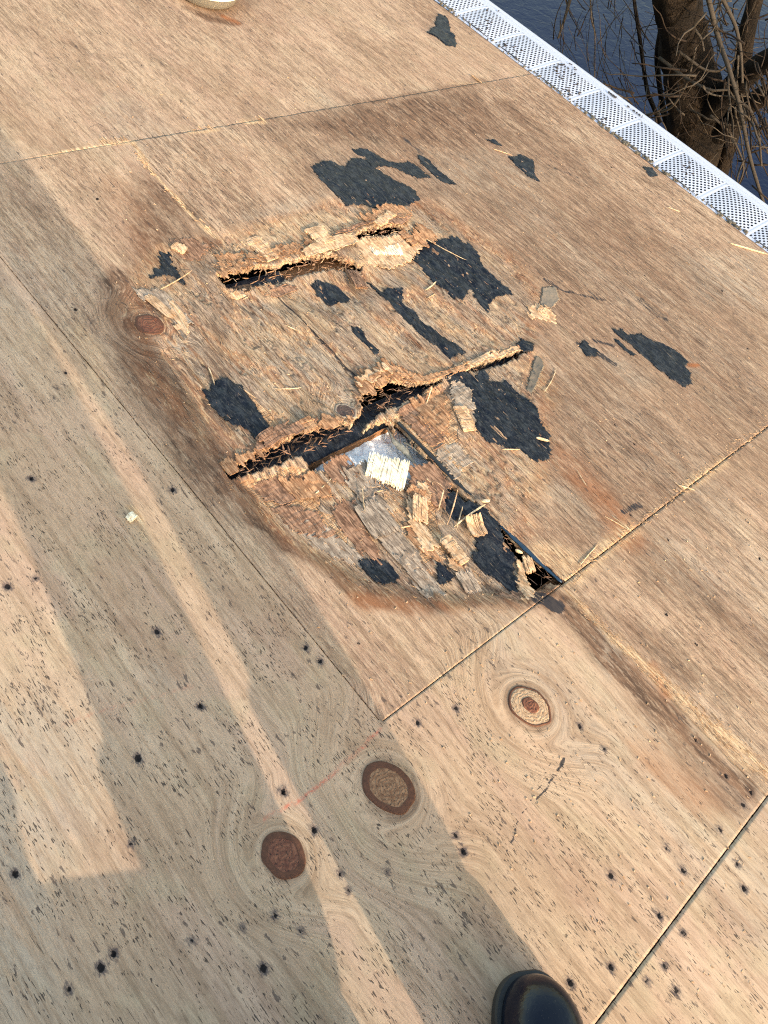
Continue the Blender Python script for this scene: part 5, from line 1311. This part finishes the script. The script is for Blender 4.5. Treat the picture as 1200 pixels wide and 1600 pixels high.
b.build('trunk', BARKT, tree, True)
def branch(pts, r0, r1, seed, name='branch', mat=BARKT, k=10):
    b = MB(); n = len(pts); rough_tube(b, [cam_pt(*p) - TL for p in pts], list(np.linspace(r0, r1, n)), k, seed, .25); return b.build(name, mat, tree, True)
branch([(1092, 190, 5.7), (1140, 140, 5.3), (1180, 105, 5.0), (1260, 60, 4.6)], .08, .04, 5)
branch([(1090, 200, 5.9), (1130, 205, 5.7), (1160, 170, 5.5), (1230, 130, 5.2)], .075, .05, 6)
branch([(1030, 190, 6.3), (1010, 140, 6.0), (1000, 60, 5.7), (985, -40, 5.4)], .016, .008, 7)
branch([(1060, 250, 6.2), (1035, 170, 6.0), (1025, 90, 5.6), (1040, 0, 5.3)], .022, .012, 8)
branch([(1120, 300, 6.3), (1135, 240, 6.0), (1150, 190, 5.8), (1165, 60, 5.3), (1190, -40, 5.1)], .05, .04, 9)
branch([(1060, 10, 4.8), (1075, -8, 4.7), (1100, -40, 4.5)], .05, .04, 10)
rt_ = random.Random(11)
def twig(x, y, L, ang, n=9, curl=.25, dist=5.2, r=.006, mat=TWIG, nm='twig'):
    pts = []; a = ang; d = dist
    for i in range(n):
        pts.append(cam_pt(x, y, d) - TL); x += math.cos(a) * L / n; y -= math.sin(a) * L / n; a += rt_.gauss(0, curl); d += rt_.gauss(0, .05)
    b = MB(); b.tube(pts, list(np.linspace(r, r * .35, n)), 5); return b.build(nm, mat, tree, True)
for i in range(150):
    c = rt_.choice([(1080, 130), (1140, 120), (1060, 190), (1120, 60), (1180, 100), (1010, 150), (1150, 30), (1170, 220)])
    twig(c[0] + rt_.gauss(0, 22), c[1] + rt_.gauss(0, 30), rt_.uniform(50, 170), rt_.uniform(0, 6.28), 10, .20, rt_.uniform(4.2, 5.9), rt_.uniform(.0018, .006), rt_.choice([TWIG, TWIG, VINE]))
for i in range(60):
    twig(rt_.uniform(860, 1010), rt_.uniform(-20, 150), rt_.uniform(50, 150), rt_.choice([1.4, -1.5, -1.2, 1.9]) + rt_.gauss(0, .3), 9, .14, rt_.uniform(5.0, 6.4), rt_.uniform(.0016, .004), rt_.choice([TWIG, VINE]))
for i in range(30):
    twig(rt_.uniform(1120, 1200), rt_.uniform(80, 200), rt_.uniform(80, 170), -1.4 + rt_.gauss(0, .25), 10, .12, rt_.uniform(4.4, 5.4), rt_.uniform(.004, .007), rt_.choice([TWIG, VINE]))
def vine(pts, r, mat=VINE):
    P = [cam_pt(*p) - TL for p in pts]; b = MB(); Q = []
    for i in range(len(P) - 1):
        for q in range(6): Q.append(P[i] * (1 - q / 6) + P[i + 1] * (q / 6))
    Q.append(P[-1]); Q = np.array(Q)
    for _ in range(3): Q[1:-1] = (Q[:-2] + 2 * Q[1:-1] + Q[2:]) / 4
    b.tube(Q, list(np.linspace(r, r * .6, len(Q))), 6); b.build('vine', mat, tree, True)
vine([(922, -10, 5), (924, 30, 5), (930, 50, 5), (929, 130, 5.1)], .0045)
vine([(1105, -10, 4.6), (1122, 60, 4.6), (1140, 110, 4.5), (1155, 160, 4.5), (1172, 250, 4.5), (1200, 340, 4.5)], .012)
vine([(1125, -10, 4.7), (1150, 40, 4.7), (1158, 80, 4.7), (1160, 130, 4.7)], .010)
vine([(1030, 90, 5), (1075, 125, 4.9), (1110, 142, 4.8), (1140, 140, 4.8)], .009)
vine([(1060, 80, 4.9), (1100, 110, 4.9), (1125, 112, 4.9), (1150, 90, 4.9)], .008)
vine([(1150, 155, 4.6), (1172, 170, 4.6), (1185, 200, 4.6), (1190, 260, 4.6)], .008)
vine([(1085, 45, 4.9), (1096, 60, 4.9), (1100, 80, 4.9)], .008)
vine([(892, -5, 5.4), (882, 30, 5.4), (872, 60, 5.4)], .010)
vine([(1010, 180, 5.4), (1050, 170, 5.2), (1075, 130, 5.1), (1090, 60, 5.0), (1130, 0, 4.9)], .008)
vine([(1110, 180, 4.9), (1140, 205, 4.9), (1165, 260, 4.9), (1150, 300, 5)], .007)
